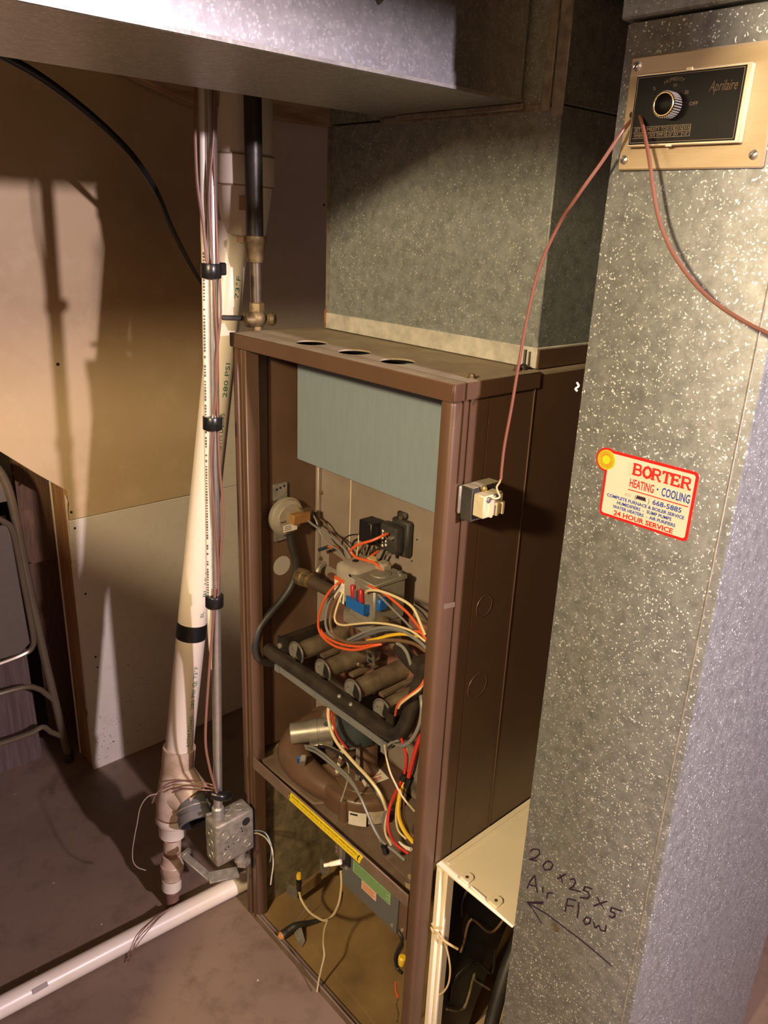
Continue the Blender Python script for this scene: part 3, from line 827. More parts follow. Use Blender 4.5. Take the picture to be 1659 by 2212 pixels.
# thermostat wire in two runs from the hole
tw = wire('control_wire', [(0.7271, 0.0290, 1.6221), (0.7233, 0.0260, 1.6187), (0.7187, 0.0150, 1.6044), (0.7057, 0.0080, 1.5786), (0.6849, 0.0040, 1.5476), (0.6548, 0.0150, 1.5150), (0.6355, 0.0150, 1.4698), (0.6257, 0.0150, 1.4174), (0.6194, 0.0150, 1.3571), (0.6150, 0.0150, 1.3054), (0.6098, 0.0150, 1.2573), (0.6088, 0.0150, 1.2268), (0.6091, 0.0150, 1.2115)], 0.0019, W_SALMON, None, 8)
tag(tw, 'thin salmon control wire sagging from the humidistat down to the transformer', 'wire')
tw2 = wire('control_wire', [(0.7282, 0.0280, 1.6223), (0.7357, 0.0210, 1.6183), (0.7450, 0.0150, 1.6052), (0.7575, 0.0100, 1.5817), (0.7682, 0.0060, 1.5563), (0.7818, 0.0040, 1.5248), (0.8005, 0.0020, 1.4978), (0.8252, 0.0000, 1.4737), (0.8529, -0.0020, 1.4549), (0.8831, -0.0040, 1.4413), (0.9108, -0.0060, 1.4323), (0.9549, -0.0100, 1.4203), (1.0029, -0.0200, 1.4148)], 0.0019, W_SALMON, None, 8)
tag(tw2, 'thin salmon control wire drooping across the return duct face away from the furnace', 'wire')


# ------------------------------------------------------------------ white plastic vent pipe, leaning, with its fittings
vp = thing('vent_pipe', (-0.12, -0.13, 0), 'leaning white plastic vent pipe with black tape band and stained drain fittings', 'pipe')
PB, PT = Vector((-0.12, -0.0905, 0.396)), Vector((-0.12, 0.0850, 1.500))      # axis of the straight run
AX = (PT - PB).normalized()
MB().cyl(PB - AX * 0.02, PT, 0.0300, 28).build('pipe', PVC, vp)
# upper hub, coupling and elbow, leaning with the pipe and a little to the side
HB = Vector((-0.108, 0.098, 1.478))
MB().lathe(HB, (0.03, 0.03, 1), [(0, 0.034), (0.004, 0.040), (0.05, 0.046), (0.085, 0.049), (0.088, 0.053), (0.135, 0.053), (0.137, 0.0495),
                                 (0.19, 0.0490), (0.26, 0.043), (0.40, 0.040)], 28).build('upper_fitting', PVC, vp)
MB().ring(HB + Vector((0.0027, 0.0027, 0.0865)), (0.03, 0.03, 1), 0.0515, 0.0016, 28, 6).ring(HB + Vector((0.004, 0.004, 0.1365)), (0.03, 0.03, 1), 0.0515, 0.0014, 28, 6).build(
    'coupling_seam', mat('grimy_joint', (0.33, 0.22, 0.15), 0.7), vp)
MB().lathe(HB + Vector((0, -0.001, -0.012)), (0.0, 0.1, 1), [(0, 0.0304), (0.012, 0.0308)], 24).build('primer_stain', mat('orange_stain', (0.50, 0.29, 0.17), 0.5), vp)
lab = MB()
lab.prism([HB + Vector((0.036, -0.030, 0.045)), HB + Vector((0.042, -0.018, 0.045)), HB + Vector((0.043, -0.018, 0.068)), HB + Vector((0.037, -0.030, 0.068))], (0.004, -0.004, 0))
lab.build('pipe_label', mat('tan_label', (0.42, 0.27, 0.15), 0.6), vp)
# tape band
MB().lathe(PB + AX * 0.290, AX, [(0, 0.0302), (0.001, 0.0310), (0.034, 0.0310), (0.035, 0.0302)], 28).build('tape_band', TAPE, vp)
# wye fitting and everything below it down to the floor
WB = Vector((-0.12, -0.0905, 0.393))
DX = Vector((0, -0.155, -1)).normalized()
MB().lathe(WB, DX, [(-0.035, 0.0305), (-0.034, 0.0350), (0.02, 0.0350), (0.06, 0.0375), (0.105, 0.0385), (0.112, 0.0375), (0.130, 0.0370)], 28).build('wye_body', PVC_FIT, vp)
lowc = WB + DX * 0.130
LD = Vector((0, -0.075, -1)).normalized()


def low(name, prof, m, n=24):
    return MB().lathe(lowc, LD, prof, n).build(name, m, vp)


low('grime_ring', [(-0.002, 0.0378), (0.001, 0.0378)], COPPER)
low('reducer_bushing', [(0.0, 0.0370), (0.002, 0.0375), (0.018, 0.0375), (0.024, 0.0330), (0.026, 0.0315), (0.056, 0.0300), (0.057, 0.024)], PVC, 28)
low('primer_ring', [(0.055, 0.0190), (0.070, 0.0190)], STAIN)
low('adapter', [(0.068, 0.0190), (0.069, 0.0200), (0.100, 0.0200), (0.101, 0.018)], PVC_FIT)
low('stained_nipple', [(0.098, 0.0170), (0.118, 0.0170)], COPPER)
low('coupling', [(0.112, 0.0190), (0.113, 0.0220), (0.134, 0.0230), (0.138, 0.0262), (0.158, 0.0258), (0.166, 0.0220), (0.176, 0.0215)], PVC_FIT)
low('grime_ring', [(0.176, 0.0212), (0.180, 0.0212)], COPPER)
low('sleeve', [(0.178, 0.0222), (0.206, 0.0222), (0.207, 0.018)], PVC)
k1 = lowc + LD * 0.205
MB().lathe(k1, (0, 0, -1), [(-0.004, 0.0160), (max(0.02, k1.z), 0.0150)], 18).build('drain_stub', COPPER, vp)
# branch of the wye, with a grey open stub facing the viewer
b0 = WB + DX * 0.085
bd1 = Vector((0.060, 0.030, 0.030))
MB().cyl(WB + DX * 0.02, WB + DX * 0.02 + Vector((0.052, 0.010, -0.042)), 0.030, 22, 0.034).cyl(b0 + Vector((0, 0, 0.01)), b0 + Vector((0.055, 0.022, -0.002)), 0.036, 24).build('wye_branch', PVC_FIT, vp)
q0, qd = b0 + Vector((0.048, 0.016, 0.0)), Vector((0.74, -0.22, -0.50)).normalized()
MB().lathe(q0, qd, [(-0.01, 0.0340), (0.026, 0.0350), (0.027, 0.0375), (0.044, 0.0375), (0.045, 0.0325)], 28, cap=False).build('open_stub', PVC_GREY, vp)
MB().lathe(q0, qd, [(0.0445, 0.0326), (-0.004, 0.0322), (-0.005, 0.001)], 28, cap=False).build('stub_painted_shade', VOID, vp)  # lining coloured near-black to stand for shade inside the grey stub
MB().ring(q0 + qd * 0.014, qd, 0.0352, 0.0022, 28, 6).build('hose_clamp', STEEL_DIM, vp)

# green print along the pipe, wrapped on its surface
SIDE = Vector((0.75, -0.66, 0)); SIDE = (SIDE - AX * SIDE.dot(AX)).normalized()      # towards the open room
TAN = AX.cross(SIDE).normalized()


def pipe_print(body, t0, width, ang, size, name='green_print'):
    def w(x, y):
        a = math.radians(ang) - y / 0.0302
        return PB + AX * (t0 + x) + SIDE * (0.0303 * math.cos(a)) + TAN * (0.0303 * math.sin(a))
    return text(body, size, (0, 0, 0), XD, ZD, GREENINK, vp, name=name, width=width, warp=w)


pipe_print('ASTM D2665', 0.045, 0.075, 54, 0.0125)
pipe_print('280 PSI @ 73\u00b0F', 0.135, 0.100, 54, 0.0130)
pipe_print('BL', 0.345, 0.012, 54, 0.0120)
pipe_print('BL 10.02', 0.390, 0.065, 56, 0.0120)
pipe_print('2.0 IN 11-01', 0.530, 0.075, 50, 0.0130)
pipe_print('ASTM D2665', 0.690, 0.080, 50, 0.0130)
pipe_print('280 PSI', 0.800, 0.065, 50, 0.0130)
pipe_print('73\u00b0F', 0.985, 0.04, 56, 0.0130)

# ------------------------------------------------------------------ white pipe lying on the floor
fp = thing('floor_pipe', (-0.09, -0.4, 0), 'long white plastic drain pipe lying across the concrete floor to the furnace', 'pipe')
MB().tube([(-0.060, 0.04, 0.0215), (-0.073, -0.12, 0.0215), (-0.094, -0.44, 0.0215), (-0.120, -0.90, 0.0215)], 0.0212, 22, 4).build('pipe', PVC, fp)
MB().prism([(-0.0735, -0.425, 0.0335), (-0.0735, -0.455, 0.0335), (-0.0805, -0.455, 0.0395), (-0.0805, -0.425, 0.0395)], (0.0008, 0, 0.0008)).build('printed_mark', mat('grey_print', (0.30, 0.25, 0.23), 0.6), fp)

# ------------------------------------------------------------------ conduit with taped cables, and the junction box under it
cd = thing('conduit', (0.021, -0.07, 0.33), 'thin steel conduit with a printed cable taped along it beside the vent pipe', 'conduit')
c_top, c_bot = Vector((0.020, -0.0365, 1.72)), Vector((0.021, -0.0775, 0.330))


def onc(z, dx=0.0, dy=0.0):
    u = (z - c_bot.z) / (c_top.z - c_bot.z)
    p = c_bot.lerp(c_top, u)
    return (p.x + dx, p.y + dy, z)


MB().cyl(onc(0.330), onc(1.72), 0.0092, 18).build('tube', STEEL, cd)
MB().lathe(onc(0.330), (0, 0, 1), [(0, 0.0125), (0.024, 0.0125), (0.026, 0.0105)], 16).build('connector', GALV_PLAIN, cd)
MB().cyl(onc(0.342, -0.004, -0.012), onc(0.340, -0.010, -0.022), 0.0032, 8).build('connector_screw', STEEL, cd)
wire('printed_cable', [onc(1.72, -0.009, -0.010), onc(1.5, -0.008, -0.011), onc(1.43, -0.004, -0.012), onc(1.1, -0.004, -0.012), onc(0.85, -0.004, -0.012), onc(0.80, -0.003, -0.012), onc(0.74, -0.006, -0.008), onc(0.68, -0.008, -0.002)],
     0.0056, mat('white_cable_sheath', (0.62, 0.58, 0.50), 0.4), cd, 10)
tk = MB()
for k in range(120):
    z = 0.84 + k * 0.0052
    if random.random() < 0.8:
        p = onc(z, -0.0005, -0.0162)
        tk.obox(p, (0, 0, 1), (0.75, 0.65, 0), (0.65, -0.75, 0), random.uniform(0.002, 0.0045), 0.0030, 0.0012)
tag(tk.build('cable_print', mat('faint_black_print', (0.10, 0.085, 0.07), 0.6), cd), kind='stuff')
for (off, zz) in (((0.011, -0.006), 0), ((0.013, 0.001), 1)):
    pts = []
    for k in range(11):
        z = 1.72 - k * 0.089
        u = 1 if abs(z - 1.43) > 0.03 and abs(z - 1.18) > 0.03 else 0.2
        pts.append(onc(z, off[0] + 0.004 * math.sin(k * 1.7 + zz) * u, off[1] + 0.006 * math.cos(k * 1.3 + zz * 2) * u))
    wire('cable', pts, 0.0021, W_MAROON, cd, 8)
wire('cable', [onc(1.72, -0.004, -0.023), onc(1.64, -0.002, -0.027), onc(1.56, 0.0, -0.026), onc(1.50, 0.004, -0.019), onc(1.445, 0.010, -0.017), onc(1.43, 0.012, -0.012)], 0.0026, W_MAROON, cd)
wire('cable', [onc(0.86, 0.012, -0.008), onc(0.70, 0.008, -0.020), onc(0.55, 0.006, -0.030), onc(0.48, 0.010, -0.026), onc(0.400, 0.014, -0.010)], 0.0026, W_MAROON, cd)
for z in ((0.0200, -0.0445, 1.4266)[2], (0.0200, -0.0521, 1.1728)[2], (0.0200, -0.0628, 0.8311)[2]):
    MB().lathe(onc(z - 0.011, 0.003, -0.005), (0, 0.032, 1), [(0, 0.0165), (0.001, 0.0172), (0.022, 0.0172), (0.023, 0.0165)], 14).build('tape_wrap', TAPE, cd)
MB().obox(onc(1.430, 0.006, 0.012), (0, 1, 0), (1, 0, 0), (0, 0, 1), 0.016, 0.012, 0.020).build('tape_flag', TAPE, cd, bevel=0.002)
MB().tube([onc(0.398, 0.004, -0.016), onc(0.393, 0.018, -0.002), onc(0.386, 0.016, 0.014), onc(0.380, 0.006, 0.018)], 0.010, 10).build('tape_wad', TAPE, cd)
for pts in ([(0.0200, -0.0754, 0.4039), (0.0000, -0.0958, 0.4135), (-0.0400, -0.1115, 0.4011), (-0.0750, -0.1363, 0.3848), (-0.0850, -0.1588, 0.3663), (-0.0850, -0.1728, 0.3462)],
            [(0.0200, -0.0777, 0.4004), (0.0000, -0.0983, 0.4055), (-0.0400, -0.1174, 0.3912), (-0.0700, -0.1344, 0.3714)],
            [(0.0200, -0.0800, 0.3970), (0.0000, -0.1050, 0.3996), (-0.0400, -0.1199, 0.3842), (-0.0700, -0.1328, 0.3622)]):
    wire('bell_wire', pts, 0.0016, W_MAROON, cd)
wire('bell_wire', [(-0.0800, -0.1612, 0.3684), (-0.0850, -0.1818, 0.3666), (-0.0850, -0.1986, 0.3483), (-0.0850, -0.2084, 0.3117), (-0.0850, -0.2155, 0.2855), (-0.0850, -0.2235, 0.2473), (-0.0850, -0.2235, 0.2199), (-0.0850, -0.2146, 0.1992), (-0.0850, -0.1979, 0.1810)], 0.0011, mat('grey_bell_wire', (0.35, 0.29, 0.24), 0.5), cd)
for pts in ([(-0.0770, -0.1498, 0.0500), (-0.0748, -0.1959, 0.0460), (-0.0595, -0.2361, 0.0450), (-0.0475, -0.2556, 0.0300), (-0.0473, -0.2634, 0.0120), (-0.0497, -0.2672, 0.0020)],
            [(-0.0734, -0.1494, 0.0500), (-0.0718, -0.1809, 0.0460), (-0.0568, -0.2159, 0.0460), (-0.0475, -0.2422, 0.0400), (-0.0510, -0.2580, 0.0180), (-0.0506, -0.2752, 0.0020)]):
    w = wire('loose_wire', pts, 0.0011, W_MAROON, None)
    tag(w, 'thin reddish bell wire trailing over the white floor pipe', 'wire', 'bell wires over the floor pipe')

jb = thing('junction_box', (0.024, -0.052, 0.19), 'grey steel junction box with knockouts at the foot of the conduit', 'junction box')
JX0, JX1, JY0, JY1, JZ0, JZ1 = 0.000, 0.048, -0.099, -0.006, 0.222, 0.330
JDY, JDZ = -0.041, 0.069
B(JX0, JX1, JY0, JY1, JZ0, JZ1).build('box_body', ZINC_OLD, jb, bevel=0.007, seg=3)
for (y, z, r) in ((0.014, 0.238, 0.0095),):
    MB().disc((JX1 + 0.0002, y + JDY, z + JDZ), (1, 0, 0), r, 0.0006, 18).build('open_knockout', VOID, jb)
for (y, z, r) in ((-0.036, 0.228, 0.0095), (-0.012, 0.208, 0.0100), (-0.034, 0.175, 0.0105), (0.016, 0.180, 0.0095)):
    MB().ring((JX1 + 0.0002, y + JDY, z + JDZ), (1, 0, 0), r, 0.0008, 20, 6).build('knockout', GALV_PLAIN, jb)
for (x, y) in ((-0.045, -0.015), (-0.045, 0.012)):
    MB().ring((x + 0.069, y + JDY, JZ1 + 0.0002), (0, 0, 1), 0.0095, 0.0008, 20, 6).build('knockout', GALV_PLAIN, jb)
for z in (0.175, 0.205, 0.235):
    MB().ring((0.024, JY0 - 0.0002, z + JDZ), (0, 1, 0), 0.0095, 0.0008, 20, 6).build('knockout', GALV_PLAIN, jb)
for (y, z) in ((-0.03, 0.196), (-0.018, 0.199), (0.004, 0.218), (0.002, 0.227), (-0.038, 0.194)):
    MB().disc((JX1 + 0.0001, y + JDY, z + JDZ), (1, 0, 0), 0.0018, 0.0005, 8).build('screw_hole', VOID, jb)
# fitting under the box and the angle bracket it stands on
MB().cyl((0.030, -0.035, 0.196), (0.030, -0.035, 0.222), 0.013, 12).cyl((0.036, -0.030, 0.188), (0.036, -0.030, 0.199), 0.017, 6).build('cable_clamp', ZINC_OLD, jb)
MB().bar((-0.0450, -0.1297, 0.2131), (0.0200, -0.1012, 0.1779), 0.018, 0.004, (0.4, 0.2, 1)).bar((0.0200, -0.1066, 0.1814), (0.0350, -0.0427, 0.1687), 0.026, 0.006, (0.2, -0.3, 1)).build('hanger_bracket', ZINC_OLD, jb, bevel=0.001)
MB().obox((-0.0450, -0.1220, 0.2110), (1, 0.3, 0), (-0.3, 1, 0), (0, 0, 1), 0.010, 0.022, 0.012).build('bracket_foot', ZINC_OLD, jb, bevel=0.001)
for nm, pts, m_ in (('loose_wire', [(0.0432, -0.0040, 0.2588), (0.0634, -0.0050, 0.2720), (0.0949, -0.0080, 0.2840), (0.1160, -0.0080, 0.2719), (0.1171, -0.0060, 0.2303), (0.1102, -0.0060, 0.1900), (0.1063, -0.0060, 0.1658)], W_WHITE),
                    ('loose_wire', [(0.0444, -0.0040, 0.2667), (0.0687, -0.0050, 0.2835), (0.0951, -0.0080, 0.2961), (0.1114, -0.0080, 0.2822), (0.1144, -0.0080, 0.2605), (0.1061, -0.0060, 0.2283)], W_TEAL)):
    w = wire(nm, pts, 0.0015, m_, None)
    tag(w, ('white' if m_ is W_WHITE else 'pale blue') + ' insulated wire curling out of the back of the junction box', 'wire')

# ------------------------------------------------------------------ black gas pipe with brass valve
gp = thing('gas_pipe', (-0.027, 0.07, 1.2), 'black iron gas pipe with a brass shut-off valve beside the furnace top', 'gas pipe')
gx, gy = -0.0285, 0.07
MB().cyl((gx, gy, 1.476), (gx, gy, 1.80), 0.0152, 20).build('upper_pipe', BLACKPIPE, gp)
MB().lathe((gx, gy, 1.482), (0, 0, -1), [(0, 0.0155), (0.001, 0.0200), (0.010, 0.0205), (0.013, 0.0185), (0.036, 0.0165), (0.045, 0.0145), (0.046, 0.0115)], 18).build('reducing_coupling', BRASS_OLD, gp)
MB().cyl((gx + 0.002, gy, 1.365), (gx + 0.001, gy, 1.44), 0.0108, 16).build('nipple', mat('dark_nipple', (0.11, 0.085, 0.06), 0.4, 0.5, 0.3, 60), gp)
MB().lathe((gx + 0.003, gy, 1.352), (0, 0, 1), [(0, 0.0135), (0.015, 0.0135), (0.017, 0.011)], 6).build('hex_nut', BRASS_OLD, gp)
MB().lathe((gx + 0.004, gy, 1.354), (0, 0, -1), [(0, 0.011), (0.006, 0.0155), (0.014, 0.0175), (0.022, 0.0150), (0.028, 0.010), (0.034, 0.010), (0.036, 0.013), (0.16, 0.0125)], 18).build('valve_body', BRASS_OLD, gp)
vc = Vector((gx + 0.004, gy, 1.340))
MB().lathe(vc + Vector((-0.004, -0.028, -0.002)), (0.25, 1, 0), [(0, 0.004), (0.004, 0.012), (0.014, 0.014), (0.024, 0.012)], 16).lathe(vc + Vector((0.016, 0.014, 0)), (0.8, 0.6, 0), [(0, 0.010), (0.006, 0.012), (0.012, 0.009)], 14).build('valve_cap', BRASS_OLD, gp)
MB().bar(vc + Vector((-0.012, -0.020, 0.0)), vc + Vector((-0.028, -0.058, 0.001)), 0.006, 0.009).build('lever', BLACK_DUSTY, gp, bevel=0.002)

# black cord running from behind the duct to the wall corner
kc = wire('power_cord', [(-0.3000, -0.2634, 1.7554), (-0.3000, -0.2191, 1.7389), (-0.3000, -0.1764, 1.7209), (-0.3100, -0.1240, 1.6950), (-0.3200, -0.0643, 1.6590), (-0.3400, -0.0046, 1.6181), (-0.3700, 0.0453, 1.5767), (-0.4000, 0.0833, 1.5397), (-0.4600, 0.1379, 1.4853), (-0.5400, 0.2122, 1.4236), (-0.6200, 0.2853, 1.3702), (-0.6800, 0.3444, 1.3304)], [0.0078, 0.0078, 0.0075, 0.0075, 0.007, 0.007, 0.0065, 0.006, 0.0055, 0.005, 0.0045, 0.004], BLACK, None, 10)
tag(kc, 'thick black cord sweeping down from the overhead duct to the wall', 'cord')


# ------------------------------------------------------------------ furnace cabinet
W, H = 0.533, 1.322
fu = thing('furnace', (0.2665, 0.35, 0), 'tall open brown gas furnace cabinet with exposed burners, valve and wiring', 'furnace')
# posts, trim, top
B(0.508, 0.533, 0.0, 0.034, 0.0, 1.2985).build('corner_post', BROWN, fu, bevel=0.006, seg=3)
B(0.0, 0.015, 0.0, 0.032, 0.0, 1.2985).build('corner_post', BROWN, fu, bevel=0.003, seg=2)
B(0.015, 0.024, 0.008, 0.032, 0.0, 1.2985).build('post_channel', BROWN_DUST, fu)
B(0.024, 0.037, 0.003, 0.032, 0.0, 1.2985).build('post_channel', BROWN, fu, bevel=0.002)


def holed_plate(x0, x1, y0, y1, z0, z1, holes, n=24):
    """Plate split into one cell per hole, each cell meshed from its rim to the round edge."""
    mb = MB()
    xs = [x0] + [(a[0] + b[0]) / 2 for a, b in zip(holes[:-1], holes[1:])] + [x1]
    for (cx, cy, r), a, b in zip(holes, xs[:-1], xs[1:]):
        inn, out = [], []
        for k in range(n):
            an = 2 * math.pi * (k + 0.5) / n
            dx, dy = math.cos(an), math.sin(an)
            inn.append((cx + r * dx, cy + r * dy))
            t = min(((b if dx > 0 else a) - cx) / dx if abs(dx) > 1e-9 else 1e9, ((y1 if dy > 0 else y0) - cy) / dy if abs(dy) > 1e-9 else 1e9)
            out.append([cx + t * dx, cy + t * dy])
        for (qx, qy) in ((a, y0), (b, y0), (b, y1), (a, y1)):      # snap the nearest rim point to each corner
            k = min(range(n), key=lambda i: (out[i][0] - qx) ** 2 + (out[i][1] - qy) ** 2)
            out[k] = [qx, qy]
        vs = [(x, y, z) for z in (z0, z1) for ring in (inn, out) for x, y in ring]
        fs = []
        for k in range(n):
            j = (k + 1) % n
            fs += [(k, j, n + j, n + k), (2 * n + k, 3 * n + k, 3 * n + j, 2 * n + j), (k, 2 * n + k, 2 * n + j, j), (n + k, n + j, 3 * n + j, 3 * n + k)]
        mb.add(vs, fs)
    return mb


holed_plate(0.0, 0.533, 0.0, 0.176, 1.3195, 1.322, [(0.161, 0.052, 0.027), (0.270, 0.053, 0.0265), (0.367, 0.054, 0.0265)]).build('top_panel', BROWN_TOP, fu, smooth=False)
B(0.040, 0.505, 0.008, 0.098, 1.3075, 1.3095).build('painted_hole_shade', VOID, fu)  # added black plate that paints the dark seen through the top holes
B(-0.001, 0.5335, -0.003, 0.0, 1.2975, 1.322).build('front_trim', BROWN, fu, bevel=0.001)
B(0.5332, 0.5362, -0.003, 0.176, 1.2985, 1.322).build('side_trim', BROWN, fu, bevel=0.001)
B(-0.003, 0.0, -0.003, 0.176, 1.2985, 1.322).build('side_trim', BROWN, fu, bevel=0.001)
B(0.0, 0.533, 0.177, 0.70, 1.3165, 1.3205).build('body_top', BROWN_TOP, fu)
for (x, y) in ((0.517, 0.049), (0.512, 0.150)):
    MB().lathe((x, y, 1.322), (0, 0, 1), [(0, 0.006), (0.002, 0.006), (0.0025, 0.0045), (0.006, 0.0042), (0.0062, 0.002)], 6).build('screw', BRASS_OLD, fu)
MB().cyl((0.510, 0.168, 1.322), (0.509, 0.170, 1.350), 0.0022, 8).lathe((0.510, 0.168, 1.322), (0, 0, 1), [(0, 0.006), (0.006, 0.006), (0.008, 0.003)], 10).build('wire_stub', IRON_DIRTY, fu)
# right side skin in three sheets, open below for the return boot
B(0.527, 0.533, 0.034, 0.0705, 0.519, 1.2985).build('side_panel', BROWN, fu)
B(0.527, 0.533, 0.0725, 0.1675, 0.519, 1.2985).build('side_panel', BROWN, fu)
B(0.527, 0.5332, 0.1695, 0.70, 0.519, 1.3165).build('side_panel', BROWN, fu)
B(0.5325, 0.5348, 0.1672, 0.1695, 0.519, 1.2985).build('folded_seam', BROWN, fu, bevel=0.0006)
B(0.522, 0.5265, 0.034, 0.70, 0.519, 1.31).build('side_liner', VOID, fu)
for (y, z, r) in ((0.100, 0.974, 0.0185), (0.101, 0.834, 0.0225)):
    MB().lathe((0.533, y, z), (1, 0, 0), [(0, r), (0.0008, r - 0.0004), (0.0008, r - 0.0012), (0.0002, r - 0.0018)], 28).build('knockout', BROWN, fu)
MB().prism([(0.5338, 0.008, 1.006), (0.5338, 0.032, 1.002), (0.5338, 0.032, 0.994), (0.5338, 0.008, 0.998)], (-0.0004, 0, 0)).build('scuff', BROWN_DUST, fu)
B(0.527, 0.533, 0.640, 0.70, 0.0, 0.519).build('side_panel', BROWN, fu)
# left side and back
B(0.0005, 0.0045, 0.032, 0.70, 0.0, 1.3165).build('side_panel', BROWN, fu)
B(0.0045, 0.0075, 0.032, 0.185, 0.440, 1.318).build('inner_panel', BROWN_IN, fu)
B(0.0075, 0.012, 0.0680, 0.185, 0.440, 1.318).build('inner_panel', BROWN_IN, fu, bevel=0.0012)
B(0.0005, 0.5265, 0.694, 0.70, 0.0, 1.3165).build('back_panel', BROWN, fu)
B(0.0045, 0.016, 0.036, 0.66, 0.004, 0.428).build('insulation', INSUL, fu)
B(0.016, 0.5265, 0.655, 0.69, 0.004, 0.428).build('insulation', INSUL, fu)
MB().disc((0.0122, 0.0945, 0.856), (1, 0, 0), 0.0205, 0.0004, 24).build('hole_view_disc', mat('painted_lit_wall', (0.42, 0.38, 0.33), 0.6), fu)  # pale disc painting the lit wall seen through an open hole
# base pan and front sill
B(0.004, 0.527, 0.020, 0.69, 0.001, 0.005).build('base_pan', PANFLOOR, fu)
B(0.037, 0.508, 0.0, 0.004, 0.0, 0.018).build('front_sill', BROWN_DUST, fu)
B(0.037, 0.508, 0.004, 0.016, 0.0, 0.010).build('front_sill', BROWN_DUST, fu)
# vestibule back, upper cover panel, red oxide burner mount
bp_ = B(0.012, 0.522, 0.1850, 0.1880, 0.440, 1.318).build('vestibule_plate', BACKPLATE, fu)
MB().box(0.1135, 0.1150, 0.1842, 0.1852, 0.80, 1.09).build('crease', CREAM, bp_)
MB().box(0.013, 0.023, 0.176, 0.1850, 0.80, 1.10).build('edge_strip', BACKPLATE, bp_, bevel=0.002)
for (x, z) in ((0.024, 0.997), (0.026, 0.853)):
    MB().lathe((x, 0.1845, z), (0, -1, 0), [(0, 0.005), (0.002, 0.005), (0.0025, 0.003), (0.005, 0.003)], 8).build('screw', BRASS_OLD, bp_)
for (x, z) in ((0.300, 0.985), (0.290, 0.940), (0.262, 0.910)):
    MB().disc((x, 0.1848, z), (0, -1, 0), 0.0018, 0.0004, 8).build('screw_hole', INK, bp_)
B(0.056, 0.512, 0.100, 0.184, 1.089, 1.318).build('cover_panel', GREYPANEL, fu, bevel=0.0012)
B(0.06, 0.512, 0.172, 0.1848, 0.600, 0.835).build('burner_mount', REDOXIDE, fu, bevel=0.002)
MB().prism([(0.052, 0.1835, 0.845), (0.110, 0.1835, 0.845), (0.110, 0.1835, 0.872), (0.052, 0.1835, 0.880)], (0, 0.0014, 0)).build('bracket_plate', BROWN_IN, fu)
MB().ring((0.040, 0.178, 0.826), (1, 0.2, 0), 0.020, 0.006, 20, 8).build('bundled_conduit', ZINC_OLD, fu)

# ------------------------------------------------------------------ burners
def burner(x):
    z, y0 = 0.722, 0.050
    b = MB().lathe((x, y0, z), (0, 1, 0), [(0.0, 0.0205), (0.004, 0.0195), (0.012, 0.0165), (0.022, 0.0180), (0.125, 0.0190)], 22).build('burner', BURNER, fu)
    MB().ring((x, y0, z), (0, 1, 0), 0.0215, 0.0022, 26, 8).build('flange_ring', STEEL, b)
    MB().disc((x, y0 - 0.0006, z), (0, 1, 0), 0.0200, 0.0005, 24).build('burner_mouth', VOID, b)
    pts = []
    for k in range(13):
        a = math.radians(75 + 200 * k / 12)
        pts.append((x + 0.0195 * math.cos(a), y0 - 0.0016, z + 0.0195 * math.sin(a)))
    pts += [(x + 0.003, y0 - 0.0016, z - 0.010), (x + 0.001, y0 - 0.0016, z - 0.002), (x + 0.004, y0 - 0.0016, z + 0.008)]
    MB().prism(pts, (0, 0.0014, 0)).build('air_shutter', STEEL_DIM, b)
    MB().lathe((x + 0.004, y0 - 0.020, z - 0.010), (0, 1, 0), [(0, 0.006), (0.012, 0.006), (0.014, 0.0035), (0.022, 0.003)], 8).build('gas_orifice', BRASS_OLD, b)
    MB().disc((x - 0.010, y0 - 0.0018, z + 0.006), (0, -1, 0), 0.0022, 0.0012, 8).build('rivet', STEEL, b)
    return b


for bx_ in (0.122, 0.206, 0.293, 0.372):
    burner(bx_)
for x in (0.158, 0.246, 0.330):
    B(x - 0.006, x + 0.006, 0.085, 0.172, 0.716, 0.722).build('carryover_strip', BURNER, fu)
MB().box(0.085, 0.098, 0.040, 0.165, 0.742, 0.746).box(0.094, 0.098, 0.040, 0.165, 0.700, 0.742).box(0.080, 0.098, 0.036, 0.040, 0.700, 0.746).build('burner_bracket', IRON_DIRTY, fu)
MB().disc((0.089, 0.036, 0.728), (0, -1, 0), 0.0055, 0.003, 12).build('bracket_screw', STEEL_DIM, fu)
MB().box(0.396, 0.400, 0.040, 0.165, 0.700, 0.746).box(0.396, 0.414, 0.036, 0.040, 0.700, 0.740).build('burner_bracket', IRON_DIRTY, fu)
MB().disc((0.404, 0.036, 0.716), (0, -1, 0), 0.0055, 0.003, 12).build('bracket_screw', STEEL_DIM, fu)
ig = MB().obox((0.263, 0.118, 0.752), (0.95, 0.1, 0), (-0.1, 0.95, 0.3), (0.2, -0.3, 0.95), 0.020, 0.002, 0.036).build('flame_sensor_bracket', STEEL, fu)
MB().disc((0.2645, 0.1155, 0.758), (0.1, -0.95, -0.3), 0.0042, 0.0015, 10).disc((0.2610, 0.1185, 0.744), (0.1, -0.95, -0.3), 0.0042, 0.0015, 10).build('bolt', INK, ig)
MB().lathe((0.238, 0.105, 0.733), (0.9, -0.2, 0.3), [(0, 0.004), (0.012, 0.005), (0.014, 0.003), (0.026, 0.003)], 8).build('spark_electrode', BRASS_OLD, ig)
